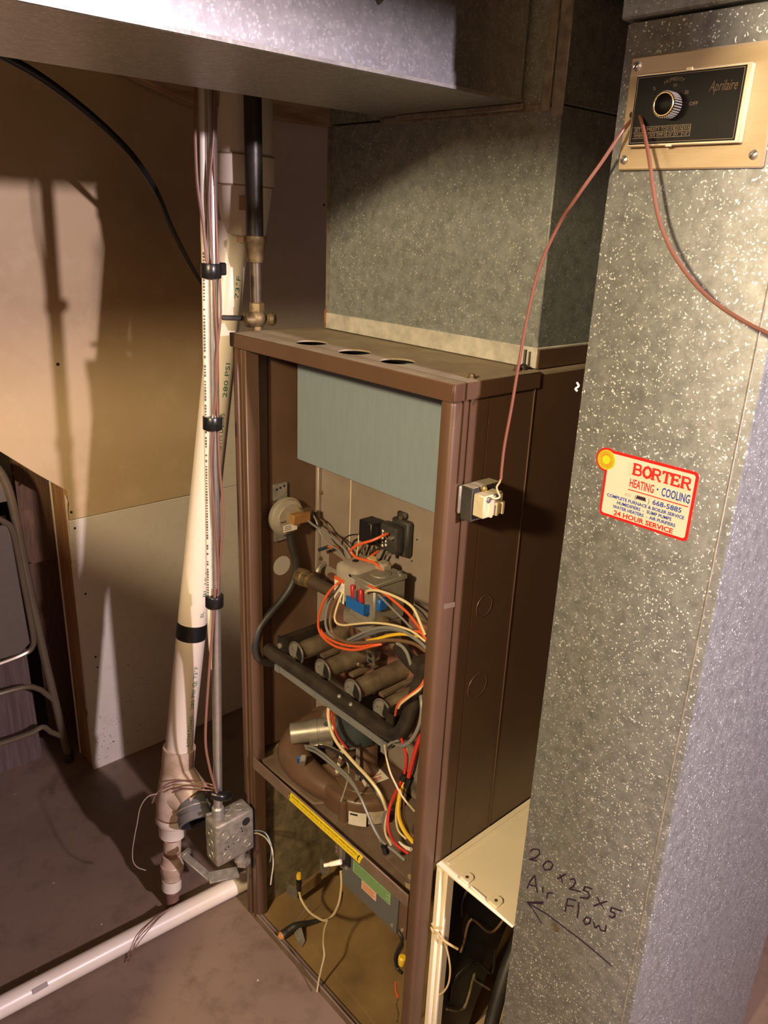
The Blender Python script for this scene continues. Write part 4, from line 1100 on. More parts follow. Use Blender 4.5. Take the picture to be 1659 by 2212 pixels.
# manifold pipe, rising at its end to the valve outlet; grey rail under it
MB().tube([(0.056, 0.029, 0.7065), (0.15, 0.029, 0.708), (0.25, 0.029, 0.710), (0.36, 0.029, 0.711), (0.405, 0.029, 0.711), (0.432, 0.030, 0.717), (0.446, 0.032, 0.740), (0.455, 0.036, 0.775),
           (0.466, 0.042, 0.833), (0.474, 0.045, 0.874)], 0.0135, 16, 6).build('manifold_pipe', IRON_DIRTY, fu)
MB().lathe((0.4715, 0.043, 0.858), (0.1, 0.08, 1), [(0, 0.0155), (0.016, 0.0155), (0.017, 0.012)], 16).build('manifold_coupling', IRON_DIRTY, fu)
for x in (0.290, 0.322):
    MB().lathe((x, 0.022, 0.721), (0, -0.5, 0.8), [(0, 0.004), (0.003, 0.0035), (0.004, 0.002)], 8).build('pressure_tap', STEEL_DIM, fu)
MB().box(0.086, 0.414, 0.026, 0.0285, 0.676, 0.6895).box(0.086, 0.100, 0.0235, 0.026, 0.676, 0.6895).box(0.400, 0.414, 0.0235, 0.026, 0.668, 0.6895).box(0.086, 0.414, 0.0285, 0.044, 0.676, 0.6785).build(
    'manifold_rail', mat('grey_rail', (0.24, 0.245, 0.24), 0.5, 0.2, 0.2, 40), fu)

# ------------------------------------------------------------------ gas valve
gv = B(0.250, 0.317, 0.072, 0.146, 0.852, 0.926).build('gas_valve', CAST_ALU, fu, bevel=0.003)
gv['label'] = 'grey die-cast gas valve with blue and red terminals'
B(0.2485, 0.3185, 0.0700, 0.148, 0.926, 0.934).build('regulator_top', CAST_ALU, gv, bevel=0.0015)
MB().lathe((0.287, 0.112, 0.934), (0, 0, 1), [(0, 0.019), (0.0015, 0.0185), (0.002, 0.017)], 24).build('regulator_cap', CAST_ALU, gv)
for (x, y) in ((0.257, 0.079), (0.311, 0.138), (0.304, 0.142)):
    MB().lathe((x, y, 0.934), (0, 0, 1), [(0, 0.0042), (0.003, 0.004), (0.0035, 0.002)], 8).build('screw', STEEL, gv)
B(0.225, 0.3155, 0.078, 0.144, 0.824, 0.854).build('valve_base', CAST_ALU, gv, bevel=0.004)
cv = B(0.208, 0.268, 0.070, 0.140, 0.868, 0.942).build('valve_cover', VALVE_PLASTIC, gv, bevel=0.011, seg=3)
MB().lathe((0.249, 0.124, 0.936), (0.2, 0, 1), [(0, 0.010), (0.010, 0.010), (0.013, 0.007)], 14).build('cover_knob', mat('ochre_plastic', (0.55, 0.40, 0.17), 0.5), gv)
MB().box(0.262, 0.285, 0.118, 0.142, 0.925, 0.947).build('cover_tab', VALVE_PLASTIC, gv, bevel=0.004)
MB().disc((0.232, 0.100, 0.9425), (0, 0, 1), 0.006, 0.0004, 14).build('screw_recess', INK, gv)
lb_ = MB().box(0.212, 0.240, 0.0690, 0.0698, 0.868, 0.914).build('valve_label', WHITE, gv)
MB().box(0.212, 0.240, 0.0684, 0.0690, 0.9085, 0.9155).build('label_band', W_ORANGE, gv)
ln = MB()
for k in range(7):
    ln.box(0.2145, 0.2375 - 0.004 * (k % 3), 0.0686, 0.0690, 0.900 - k * 0.0042, 0.9008 - k * 0.0042)
ln.build('label_print', mat('grey_ink', (0.35, 0.31, 0.26), 0.7), gv)
MB().box(0.258, 0.306, 0.058, 0.0615, 0.876, 0.896).box(0.3025, 0.306, 0.0615, 0.078, 0.876, 0.893).box(0.258, 0.306, 0.0615, 0.076, 0.874, 0.877).box(0.280, 0.283, 0.0615, 0.076, 0.877, 0.893).build('terminal_block', BLUEP, gv)
MB().box(0.310, 0.324, 0.078, 0.098, 0.884, 0.906).build('terminal_block', BLUEP, gv, bevel=0.002)
for x in (0.266, 0.288):
    MB().obox((x, 0.067, 0.902), (1, 0, 0.1), (0, 1, 0), (-0.1, 0, 1), 0.008, 0.007, 0.030).build('red_connector', mat('red_connector', (0.50, 0.02, 0.03), 0.4), gv, bevel=0.0015)
MB().box(0.272, 0.2785, 0.064, 0.072, 0.878, 0.912).box(0.2955, 0.300, 0.064, 0.072, 0.880, 0.892).build('spade_terminal', STEEL, gv)
MB().lathe((0.316, 0.094, 0.858), (0.8, -0.25, -0.2), [(0, 0.012), (0.012, 0.012), (0.0125, 0.0095), (0.045, 0.0095)], 14).build('outlet_nipple', BRASS_OLD, gv)
MB().lathe((0.345, 0.086, 0.851), (0.8, -0.25, -0.2), [(0, 0.0115), (0.003, 0.0125), (0.05, 0.0125)], 16).build('outlet_pipe', mat('tan_pipe', (0.22, 0.16, 0.11), 0.5, 0.3), gv)
MB().tube([(0.380, 0.074, 0.842), (0.44, 0.058, 0.84), (0.465, 0.048, 0.85), (0.474, 0.045, 0.872)], 0.0125, 12).build('outlet_elbow', IRON_DIRTY, gv)
# inlet pipe and union
MB().cyl((0.086, 0.103, 0.851), (0.228, 0.108, 0.853), 0.0125, 18).build('inlet_pipe', mat('brown_pipe', (0.12, 0.085, 0.06), 0.5, 0.4, 0.3, 40), fu)
MB().lathe((0.060, 0.102, 0.850), (1, 0.03, 0), [(0, 0.012), (0.001, 0.0175), (0.018, 0.0180), (0.020, 0.0160), (0.034, 0.0155), (0.036, 0.0135)], 8).build('inlet_union', BRASS_OLD, fu)
MB().lathe((0.095, 0.1033, 0.851), (1, 0.03, 0), [(0, 0.0145), (0.004, 0.0145)], 18).build('thread_ring', BRASS, fu)

# ------------------------------------------------------------------ pressure switch on the left inner panel
ps = MB().lathe((0.020, 0.093, 0.968), (1, 0, 0), [(0, 0.034), (0.004, 0.0375), (0.010, 0.0385), (0.012, 0.0385), (0.0125, 0.0360), (0.018, 0.0345), (0.021, 0.0270), (0.024, 0.0262), (0.0245, 0.0)], 36, cap=False).build(
    'pressure_switch', mat('plated_disc', (0.50, 0.46, 0.37), 0.34, 0.45, 0.12, 12), fu)
ps['label'] = 'round plated steel pressure switch disc'
MB().box(0.0125, 0.018, 0.074, 0.104, 1.000, 1.032).box(0.0125, 0.018, 0.076, 0.102, 0.914, 0.935).build('mounting_tab', GALV_PLAIN, ps)
for (y, z) in ((0.080, 1.022), (0.088, 1.024), (0.097, 1.026)):
    MB().disc((0.0181, y, z), (1, 0, 0), 0.0025, 0.0004, 10).build('tab_hole', INK, ps)
MB().box(0.044, 0.060, 0.090, 0.130, 0.958, 0.978).build('switch_block', mat('phenolic_brown', (0.30, 0.15, 0.05), 0.5, 0, 0.2, 40), ps, bevel=0.001)
MB().box(0.044, 0.055, 0.116, 0.136, 0.968, 0.982).build('terminal_tab', BRASS_OLD, ps)
MB().box(0.0448, 0.0455, 0.076, 0.108, 0.942, 0.956).build('switch_label', WHITE, ps)
ln = MB()
for k in range(3):
    ln.box(0.0455, 0.0458, 0.078, 0.094, 0.9525 - 0.0035 * k, 0.9535 - 0.0035 * k)
ln.build('label_print', INK, ps)
for (y, z) in ((0.070, 0.966), (0.076, 0.966)):
    MB().lathe((0.044, y, z), (1, 0, 0), [(0, 0.0028), (0.003, 0.0025), (0.0035, 0.001)], 8).build('screw', STEEL, ps)
MB().tube([(0.0350, 0.0979, 0.9325), (0.0350, 0.1023, 0.9058), (0.0350, 0.1102, 0.8767), (0.0350, 0.1124, 0.8457), (0.0350, 0.0998, 0.8154), (0.0350, 0.0748, 0.7898), (0.0350, 0.0455, 0.7680), (0.0350, 0.0232, 0.7464), (0.0350, 0.0129, 0.7219), (0.0350, 0.0134, 0.6933), (0.0350, 0.0285, 0.6707), (0.0350, 0.0553, 0.6542), (0.0350, 0.0806, 0.6425)], 0.0080, 12, 6).build('rubber_hose', RUBBER, fu)

# ------------------------------------------------------------------ relay on the back plate
rl = B(0.246, 0.292, 0.1690, 0.1848, 0.948, 1.016).build('relay', BLACK_DUSTY, fu, bevel=0.004)
rl['label'] = 'black fan relay with white stamped figures'
B(0.236, 0.284, 0.150, 0.172, 0.955, 1.008).build('relay_body', BLACK_DUSTY, rl, bevel=0.006, seg=2)
B(0.206, 0.240, 0.128, 0.160, 0.966, 1.008).build('relay_coil_cover', BLACK, rl, bevel=0.0015)
B(0.252, 0.276, 0.176, 0.1848, 1.016, 1.028).build('relay_tab', BLACK_DUSTY, rl, bevel=0.003)
MB().lathe((0.268, 0.174, 1.019), (0, -1, 0), [(0, 0.0045), (0.003, 0.004)], 8).build('screw', BRASS_OLD, rl)
MB().box(0.272, 0.279, 0.140, 0.150, 0.988, 0.993).box(0.262, 0.270, 0.146, 0.152, 0.952, 0.957).build('spade_terminal', STEEL, rl)
ln = MB()
for (x, z0, n) in ((0.2455, 0.963, 5), (0.2545, 0.967, 4)):
    for k in range(n):
        ln.box(x, x + 0.0045 - 0.0012 * (k % 2), 0.1494, 0.1500, z0 + 0.007 * k, z0 + 0.007 * k + 0.0042)
ln.build('stamped_print', WHITE, rl)

# ------------------------------------------------------------------ shelf with its warning label, inducer on it
sh = B(0.037, 0.524, 0.004, 0.690, 0.4300, 0.4340).build('blower_shelf', BROWN_DUST, fu)
MB().box(0.037, 0.508, 0.0, 0.0035, 0.424, 0.4515).build('shelf_lip', BROWN_DUST, sh, bevel=0.001)
yl = MB().prism([(0.170, -0.0012, 0.4285), (0.384, -0.0012, 0.4285), (0.3865, -0.0012, 0.437), (0.393, -0.0012, 0.4495), (0.175, -0.0012, 0.4495), (0.169, -0.0012, 0.445), (0.166, -0.0012, 0.438)], (0, 0.001, 0)).build('warning_label', YELLOW, sh)
yl['label'] = 'long yellow warning label with black print'
text('BLOWER COMPARTMENT MUST BE CLOSED EXCEPT WHEN SERVICING', 0.0072, (0.1785, -0.0012, 0.4415), XD, ZD, mat('worn_ink', (0.10, 0.065, 0.008), 0.6), sh, width=0.1980, name='label_lettering')
ln = MB()
x = 0.182
while x < 0.364:
    w = random.uniform(0.004, 0.011)
    ln.box(x, x + w, -0.0015, -0.0012, 0.4345, 0.4372)
    x += w + 0.0022
ln.build('label_print', mat('faint_print_on_yellow', (0.50, 0.36, 0.01), 0.6), sh)
MB().ribbon([(0.1725, -0.0014, 0.4470), (0.1700, -0.0014, 0.4440), (0.1695, -0.0014, 0.4385), (0.1710, -0.0014, 0.4345)], 0.0024, (0, -1, 0), 0.0002).ribbon(
    [(0.3845, -0.0014, 0.4470), (0.3805, -0.0014, 0.4420), (0.3790, -0.0014, 0.4365), (0.3795, -0.0014, 0.4330)], 0.0024, (0, -1, 0), 0.0002).build('label_bracket', INK, sh)
# pale dust smears on the shelf
for (x, y, a) in ((0.475, 0.045, 0.4), (0.487, 0.028, 0.9)):
    MB().prism([(x + 0.012 * math.cos(k * 0.785) * (1 + 0.4 * math.sin(k * 3.1 + a)), y + 0.006 * math.sin(k * 0.785) * (1 + 0.4 * math.cos(k * 2.3 + a)), 0.4341) for k in range(8)], (0, 0, 0.0003)).build('dust_smear', mat('pale_dust', (0.36, 0.28, 0.15), 0.9), sh)

IC = (0.256, 0.124)
sc_out = []
for k in range(40):
    a = math.radians(205 - 9 * k)
    r = 0.086 + 0.016 * max(0, (k - 24) / 16)
    sc_out.append((IC[0] + r * math.cos(a), IC[1] + r * 0.94 * math.sin(a)))
ih = MB().prism([(x, y, 0.4342) for x, y in sc_out], (0, 0, 0.050)).build('inducer_housing', HOUSING, fu, bevel=0.013, seg=3)
ih['label'] = 'brown draft inducer housing with paper labels'
# outlet throat running left along the front, rounded, with a flange under it
MB().tube([(0.252, 0.062, 0.462), (0.205, 0.050, 0.464), (0.150, 0.046, 0.470), (0.108, 0.056, 0.476), (0.086, 0.085, 0.482), (0.080, 0.125, 0.486), (0.080, 0.165, 0.486)],
          [0.022, 0.027, 0.032, 0.035, 0.037, 0.037, 0.037], 20, 6).build('outlet_throat', HOUSING, ih)
MB().lathe((0.080, 0.150, 0.486), (0, 1, 0), [(0, 0.041), (0.012, 0.041)], 24).build('outlet_collar', HOUSING, ih)
MB().prism([(0.050, 0.012, 0.4342), (0.220, 0.020, 0.4342), (0.245, 0.060, 0.4342), (0.050, 0.060, 0.4342)], (0, 0, 0.008)).build('throat_flange', BROWN_DUST, ih, bevel=0.003)
MB().lathe((IC[0], IC[1], 0.4835), (0, 0, 1), [(0, 0.062), (0.002, 0.060), (0.004, 0.040), (0.006, 0.022), (0.085, 0.020)], 30).build('motor_plate', HOUSING, ih)
# raised step and stiffening rib on the cover
MB().prism([(0.190, 0.070, 0.4835), (0.230, 0.066, 0.4835), (0.246, 0.110, 0.4835), (0.226, 0.128, 0.4835)], (0, 0, 0.012)).build('stiffening_rib', HOUSING, ih, bevel=0.004)
MB().lathe((0.284, 0.044, 0.434), (0, 0, 1), [(0, 0.0105), (0.044, 0.0095), (0.046, 0.006)], 14).build('mounting_boss', HOUSING, ih)
MB().disc((0.284, 0.044, 0.480), (0, 0, 1), 0.007, 0.002, 6).build('nut', BRASS_OLD, ih)
# motor, axis upright, with feet on the cover
MC = (0.240, 0.113)
mo = MB().lathe((MC[0], MC[1], 0.566), (0, 0, 1), [(0, 0.032), (0.006, 0.042), (0.014, 0.045), (0.070, 0.045), (0.080, 0.036)], 28).build('inducer_motor', MOTOR, fu)
for k in range(10):
    a = 2 * math.pi * k / 10
    MB().obox((MC[0] + 0.0442 * math.cos(a), MC[1] + 0.0442 * math.sin(a), 0.580), (-math.sin(a), math.cos(a), 0), (math.cos(a), math.sin(a), 0), (0, 0, 1), 0.005, 0.003, 0.007).build('vent_slot', VOID, mo)
for k in range(3):
    a = math.radians(200 + 60 * k)
    MB().bar((MC[0] + 0.030 * math.cos(a), MC[1] + 0.030 * math.sin(a), 0.568), (MC[0] + 0.046 * math.cos(a), MC[1] + 0.046 * math.sin(a), 0.500), 0.008, 0.003).build('motor_foot', CREAM if k == 1 else ZINC_OLD, mo)
# bare aluminium switch can beside the motor
ap0, ap1 = Vector((0.110, 0.045, 0.531)), Vector((0.160, 0.112, 0.541))
ad_ = (ap1 - ap0).normalized()
al = MB().lathe(ap0, ad_, [(0, 0.0195), (0.0015, 0.0212), (0.038, 0.0215), (0.0385, 0.0240), (0.055, 0.0240), (0.056, 0.0230), (0.059, 0.0230), (0.060, 0.0240), (0.088, 0.0240), (0.089, 0.010)], 28).build(
    'centrifugal_switch', mat('turned_aluminium', (0.42, 0.39, 0.34), 0.36, 0.55, 0.2, 40), fu)
MB().bar(ap0 + ad_ * 0.040 + Vector((0.006, -0.006, -0.0235)), ap0 + ad_ * 0.088 + Vector((0.006, -0.006, -0.0235)), 0.026, 0.008).build('switch_foot', MATS['turned_aluminium'], al, bevel=0.0015)
MB().disc(ap0 + ad_ * 0.078 + Vector((0.006, -0.012, 0.0195)), (0.3, -0.5, 0.8), 0.005, 0.0015, 12).build('port', MOTOR, al)
MB().lathe((0.150, 0.135, 0.535), (0, 0, 1), [(0, 0.036), (0.025, 0.032), (0.032, 0.020)], 24).build('switch_bracket', ZINC_OLD, al)
MB().lathe((0.168, 0.112, 0.556), (0, 0, 1), [(0, 0.010), (0.006, 0.010), (0.008, 0.0065), (0.020, 0.006), (0.024, 0.009), (0.060, 0.009)], 12).build('brass_fitting', BRASS, al)
MB().obox((0.173, 0.030, 0.511), (0.5, -0.6, -0.5), (0.6, 0.7, 0), (0.4, -0.3, 0.8), 0.014, 0.012, 0.026).build('connector_clip', STEEL_DIM, ih, bevel=0.002)
MB().obox((0.167, 0.026, 0.510), (0.5, -0.6, -0.5), (0.6, 0.7, 0), (0.4, -0.3, 0.8), 0.005, 0.010, 0.024).build('blue_clip', BLUEP, ih)
# labels: one on the cover, two on the round wall
LZ = 0.4895
lq = [Vector(p) for p in ((0.2350, 0.1110, LZ), (0.2920, 0.0900, LZ), (0.3020, 0.1430, LZ), (0.2480, 0.1520, LZ))]
MB().prism(lq, (0, 0, 0.0008)).build('paper_label', WHITE, ih)
ln = MB()
for k in range(6):
    u = 0.14 + 0.13 * k
    a, b = lq[0].lerp(lq[1], u) + Vector((0, 0, 0.001)), lq[3].lerp(lq[2], u) + Vector((0, 0, 0.001))
    ln.bar(a.lerp(b, 0.10), a.lerp(b, 0.88 - 0.1 * (k % 2)), 0.0030, 0.0004)
ln.build('label_print', PEACH_INK, ih)
text('WARNING', 0.008, lq[1] + Vector((-0.003, 0.006, 0.001)), (0.18, 1, 0), (-1, 0.18, 0), REDTEXT, ih, width=0.036, lift=0.0006, name='label_lettering')


def wall_label(a0, a1, z0, z1, m):
    pts = []
    for k in range(5):
        a = math.radians(a0 + (a1 - a0) * k / 4)
        pts.append((IC[0] + 0.1015 * math.cos(a), IC[1] + 0.0955 * math.sin(a)))
    mb = MB()
    for p, q in zip(pts[:-1], pts[1:]):
        mb.prism([(p[0], p[1], z0), (q[0], q[1], z0), (q[0], q[1], z1), (p[0], p[1], z1)], (0.0006, -0.0006, 0))
    return mb.build('paper_label', m, ih)


wall_label(-62, -42, 0.440, 0.470, WHITE)
wall_label(-40, -16, 0.446, 0.474, mat('tan_label2', (0.50, 0.42, 0.30), 0.7, 0, 0.4, 90))
MB().bar((IC[0] + 0.1035 * math.cos(math.radians(-60)), IC[1] + 0.0975 * math.sin(math.radians(-60)), 0.4655), (IC[0] + 0.1035 * math.cos(math.radians(-52)), IC[1] + 0.0975 * math.sin(math.radians(-52)), 0.4655), 0.0012, 0.0030).build('label_print', INK, ih)

# ------------------------------------------------------------------ control box under the shelf
cbx = B(0.314, 0.468, 0.018, 0.060, 0.318, 0.4235).build('control_box', CTRLGREY, fu, bevel=0.0012)
cbx['label'] = 'slate grey control box under the shelf with green label'
B(0.4685, 0.488, 0.022, 0.026, 0.318, 0.424).build('box_flange', BROWN_IN, cbx)
g1 = B(0.346, 0.4495, 0.0172, 0.0178, 0.3705, 0.3975).build('green_label', GREENLAB, cbx)
ln = MB()
for k in range(5):
    ln.box(0.350, 0.446 - 0.008 * (k % 2), 0.0168, 0.0172, 0.3925 - k * 0.0046, 0.3945 - k * 0.0046)
ln.build('label_print', GREENLAB_INK, cbx)
B(0.372, 0.4125, 0.0170, 0.0178, 0.3500, 0.3690).build('peach_label', PEACH, cbx)
ln = MB()
for k in range(4):
    ln.box(0.375, 0.410 - 0.005 * (k % 2), 0.0167, 0.0170, 0.3645 - k * 0.0038, 0.3665 - k * 0.0038)
ln.build('label_print', PEACH_INK, cbx)
MB().box(0.327, 0.339, 0.014, 0.018, 0.375, 0.4235).build('door_switch_slot', BLACK, cbx)
sw = MB().lathe((0.337, -0.004, 0.399), (-0.62, -0.55, -0.34), [(0, 0.0048), (0.001, 0.0052), (0.022, 0.0046), (0.024, 0.0036), (0.034, 0.0034)], 12).build('white_wire_cap', CREAM, cbx)
for (x, z) in ((0.3275, 0.363), (0.457, 0.331)):
    MB().lathe((x, 0.018, z), (0, -1, 0), [(0, 0.004), (0.002, 0.004), (0.003, 0.002)], 8).build('screw', STEEL_DIM, cbx)
MB().lathe((0.479, 0.022, 0.335), (0, -1, 0), [(0, 0.004), (0.003, 0.003)], 8).build('screw', STEEL_DIM, cbx)
hs = B(0.290, 0.312, 0.020, 0.023, 0.370, 0.424).build('hanger_strap', BROWN_IN, fu)
for k in range(5):
    MB().disc((0.2945, 0.0198, 0.378 + k * 0.0095), (0, -1, 0), 0.0032, 0.0005, 10).build('rivet', STEEL, hs)
MB().box(0.303, 0.3125, 0.019, 0.020, 0.350, 0.424).build('zinc_strip', ZINC_OLD, hs)


# ------------------------------------------------------------------ wiring in the furnace
def fw(pts, m, r=0.0018, name='wire'):
    return wire(name, pts, r, m, fu, 7, 5)


# around the pressure switch and relay
fw([(0.0247, 0.1300, 0.9629), (0.0571, 0.1250, 0.9600), (0.0943, 0.1200, 0.9578), (0.1377, 0.1150, 0.9582), (0.1797, 0.1100, 0.9516), (0.2043, 0.1100, 0.9385), (0.2150, 0.1100, 0.9256)], W_GREY, 0.0022)
fw([(0.0461, 0.1450, 0.9661), (0.0644, 0.1400, 0.9589), (0.0743, 0.1400, 0.9418), (0.0918, 0.1400, 0.9272), (0.1144, 0.1400, 0.9221), (0.1403, 0.1400, 0.9184), (0.1742, 0.1300, 0.9106)], W_GREY, 0.0019)
MB().cyl((0.0224, 0.1450, 0.9654), (0.0461, 0.1450, 0.9648), 0.0035, 8).build('blue_terminal', W_BLUE, fu)
MB().cyl((0.0622, 0.1500, 0.8930), (0.0908, 0.1500, 0.9092), 0.0035, 8).build('blue_terminal', mat('navy_terminal', (0.02, 0.035, 0.06), 0.5), fu)
fw([(0.0908, 0.1500, 0.9092), (0.1095, 0.1500, 0.9167), (0.1281, 0.1500, 0.9142), (0.1431, 0.1500, 0.9005), (0.1508, 0.1500, 0.8893)], W_ORANGE, 0.0022)
fw([(0.2654, 0.1460, 0.9944), (0.2649, 0.1350, 0.9935), (0.2536, 0.1200, 0.9842), (0.2331, 0.1100, 0.9730), (0.2195, 0.1050, 0.9627), (0.2138, 0.1050, 0.9526), (0.2269, 0.1050, 0.9465), (0.2531, 0.1050, 0.9499), (0.2676, 0.1150, 0.9465), (0.2817, 0.1200, 0.9375)], W_ORANGE, 0.0026)
fw([(0.2377, 0.1500, 0.9504), (0.2384, 0.1350, 0.9467), (0.2362, 0.1200, 0.9395)], W_ORANGE, 0.0024)
fw([(0.1963, 0.1400, 0.9717), (0.1777, 0.1400, 0.9656), (0.1605, 0.1400, 0.9567), (0.1474, 0.1400, 0.9431), (0.1458, 0.1400, 0.9277), (0.1550, 0.1400, 0.9110), (0.1643, 0.1400, 0.8994)], W_BLACK, 0.0014)
fw([(0.1949, 0.1400, 0.9641), (0.1799, 0.1400, 0.9538), (0.1745, 0.1400, 0.9399), (0.1757, 0.1400, 0.9257), (0.1729, 0.1400, 0.9074)], W_BLACK, 0.0014)
fw([(0.1994, 0.1350, 0.9734), (0.1985, 0.1350, 0.9540), (0.1954, 0.1350, 0.9313)], W_CREAM, 0.0016)
fw([(0.2066, 0.1400, 0.9698), (0.2055, 0.1400, 0.9551), (0.1929, 0.1400, 0.9316), (0.1766, 0.1400, 0.9038)], W_BROWN, 0.0018)
fw([(0.2065, 0.1450, 0.9542), (0.2062, 0.1450, 0.9252)], W_BROWN, 0.0020)
fw([(0.2127, 0.1500, 0.9526), (0.2052, 0.1500, 0.9332), (0.1958, 0.1500, 0.9129)], W_BLACK, 0.0020)
fw([(0.2498, 0.1550, 0.9556), (0.2426, 0.1550, 0.9401), (0.2322, 0.1550, 0.9196), (0.2246, 0.1550, 0.9047)], W_BLACK, 0.0024)
fw([(0.0462, 0.1600, 0.9539), (0.0657, 0.1600, 0.9497), (0.0889, 0.1600, 0.9367), (0.1265, 0.1600, 0.9237), (0.1525, 0.1600, 0.9074), (0.1567, 0.1600, 0.8938)], W_BROWN, 0.0018)
fw([(0.1808, 0.1300, 0.9227), (0.1846, 0.1300, 0.9143), (0.1781, 0.1300, 0.9021)], W_GREY, 0.0022)
# loom round the gas valve
fw([(0.2311, 0.0680, 0.9104), (0.2300, 0.0550, 0.9048), (0.2178, 0.0500, 0.8867), (0.2082, 0.0450, 0.8636), (0.1989, 0.0450, 0.8348), (0.1979, 0.0450, 0.8110), (0.2123, 0.0450, 0.7977), (0.2489, 0.0400, 0.7993), (0.2833, 0.0400, 0.8072), (0.3161, 0.0400, 0.8213), (0.3473, 0.0400, 0.8419), (0.3644, 0.0500, 0.8506)], W_ORANGE, 0.0024)
fw([(0.1920, 0.0500, 0.8088), (0.2140, 0.0480, 0.8004), (0.2507, 0.0450, 0.8041), (0.2909, 0.0420, 0.8166), (0.3259, 0.0420, 0.8315), (0.3548, 0.0480, 0.8488)], W_ORANGE, 0.0024)
fw([(0.2305, 0.0680, 0.8890), (0.2273, 0.0600, 0.8742), (0.2219, 0.0550, 0.8508), (0.2252, 0.0500, 0.8307), (0.2333, 0.0500, 0.8149), (0.2548, 0.0480, 0.8116), (0.2872, 0.0450, 0.8199), (0.3255, 0.0420, 0.8387), (0.3634, 0.0420, 0.8584), (0.3964, 0.0450, 0.8738), (0.4265, 0.0500, 0.8820), (0.4480, 0.0500, 0.8848), (0.4663, 0.0500, 0.8821)], W_BROWN, 0.0030)
fw([(0.2106, 0.0700, 0.8779), (0.2073, 0.0620, 0.8637), (0.2050, 0.0570, 0.8412), (0.2060, 0.0550, 0.8209), (0.2133, 0.0550, 0.8065), (0.2325, 0.0530, 0.8048), (0.2604, 0.0500, 0.8124)], W_GREY, 0.0026)
fw([(0.2724, 0.0520, 0.8158), (0.2986, 0.0500, 0.8369), (0.3253, 0.0500, 0.8578), (0.3535, 0.0500, 0.8760), (0.3809, 0.0500, 0.8885), (0.4077, 0.0500, 0.8954), (0.4342, 0.0500, 0.8957), (0.4538, 0.0500, 0.8925), (0.4669, 0.0500, 0.8883)], W_GREY, 0.0028)
fw([(0.2741, 0.0550, 0.8139), (0.3053, 0.0530, 0.8351), (0.3342, 0.0530, 0.8561), (0.3621, 0.0530, 0.8746), (0.3892, 0.0530, 0.8872), (0.4160, 0.0530, 0.8919), (0.4401, 0.0530, 0.8913), (0.4618, 0.0530, 0.8883)], mat('slate_insulation', (0.13, 0.14, 0.15), 0.45), 0.0028)
fw([(0.2363, 0.0680, 0.8904), (0.2367, 0.0600, 0.8760), (0.2341, 0.0550, 0.8558), (0.2317, 0.0550, 0.8415), (0.2387, 0.0550, 0.8345), (0.2587, 0.0550, 0.8391), (0.2928, 0.0520, 0.8570), (0.3269, 0.0500, 0.8743), (0.3576, 0.0500, 0.8866), (0.3873, 0.0500, 0.8961), (0.4140, 0.0500, 0.9020), (0.4358, 0.0500, 0.9041), (0.4638, 0.0500, 0.8996)], W_CREAM, 0.0020)
fw([(0.3240, 0.0520, 0.8372), (0.3500, 0.0520, 0.8534), (0.3752, 0.0520, 0.8699), (0.3996, 0.0520, 0.8837), (0.4214, 0.0520, 0.8928), (0.4429, 0.0520, 0.8963)], YELLOWW, 0.0028)
fw([(0.3059, 0.0680, 0.9309), (0.3323, 0.0660, 0.9336), (0.3608, 0.0660, 0.9307), (0.3864, 0.0660, 0.9253), (0.4113, 0.0640, 0.9198), (0.4357, 0.0600, 0.9118), (0.4555, 0.0580, 0.9040)], W_ORANGE, 0.0024)
fw([(0.3038, 0.0640, 0.9178), (0.3141, 0.0600, 0.9269), (0.3364, 0.0580, 0.9367), (0.3620, 0.0580, 0.9414), (0.3893, 0.0580, 0.9435), (0.4115, 0.0580, 0.9430), (0.4272, 0.0580, 0.9376), (0.4421, 0.0560, 0.9242), (0.4572, 0.0550, 0.9067)], W_CREAM, 0.0024)
fw([(0.4329, 0.0550, 0.9028), (0.4455, 0.0550, 0.9066), (0.4554, 0.0550, 0.9033), (0.4623, 0.0550, 0.8963)], W_ORANGE, 0.0026)
fw([(0.3285, 0.0700, 0.9221), (0.3480, 0.0700, 0.9156), (0.3695, 0.0700, 0.9084), (0.3930, 0.0700, 0.9006), (0.4160, 0.0700, 0.8922)], W_GREY, 0.0019)
fw([(0.3994, 0.0500, 0.8681), (0.4119, 0.0500, 0.8676), (0.4235, 0.0500, 0.8615), (0.4309, 0.0500, 0.8509), (0.4374, 0.0500, 0.8382)], W_GREY, 0.0030)
fw([(0.3680, 0.1200, 0.9064), (0.3865, 0.1200, 0.9049), (0.4024, 0.1200, 0.9025)], W_BLACK, 0.0016)
fw([(0.3661, 0.1200, 0.9002), (0.3849, 0.1200, 0.8953), (0.4016, 0.1200, 0.8861)], W_BLACK, 0.0016)
# right of the manifold
fw([(0.4962, 0.0200, 0.8602), (0.4936, 0.0120, 0.8471), (0.4812, 0.0060, 0.8304), (0.4636, 0.0060, 0.8104), (0.4504, 0.0080, 0.7904), (0.4351, 0.0200, 0.7612)], W_ORANGE, 0.0022)
fw([(0.4966, 0.0200, 0.8561), (0.4934, 0.0100, 0.8425), (0.4809, 0.0040, 0.8267), (0.4614, 0.0060, 0.8037), (0.4512, 0.0100, 0.7878)], W_CREAM, 0.0020)
fw([(0.4770, 0.0300, 0.8261), (0.4919, 0.0200, 0.8160), (0.4979, 0.0150, 0.7973), (0.4954, 0.0120, 0.7730), (0.4826, 0.0120, 0.7444), (0.4631, 0.0150, 0.7209), (0.4449, 0.0200, 0.7090)], W_GREY, 0.0034)
fw([(0.4465, 0.0200, 0.7188), (0.4327, 0.0200, 0.7086), (0.4217, 0.0200, 0.6951)], W_GREY, 0.0026)
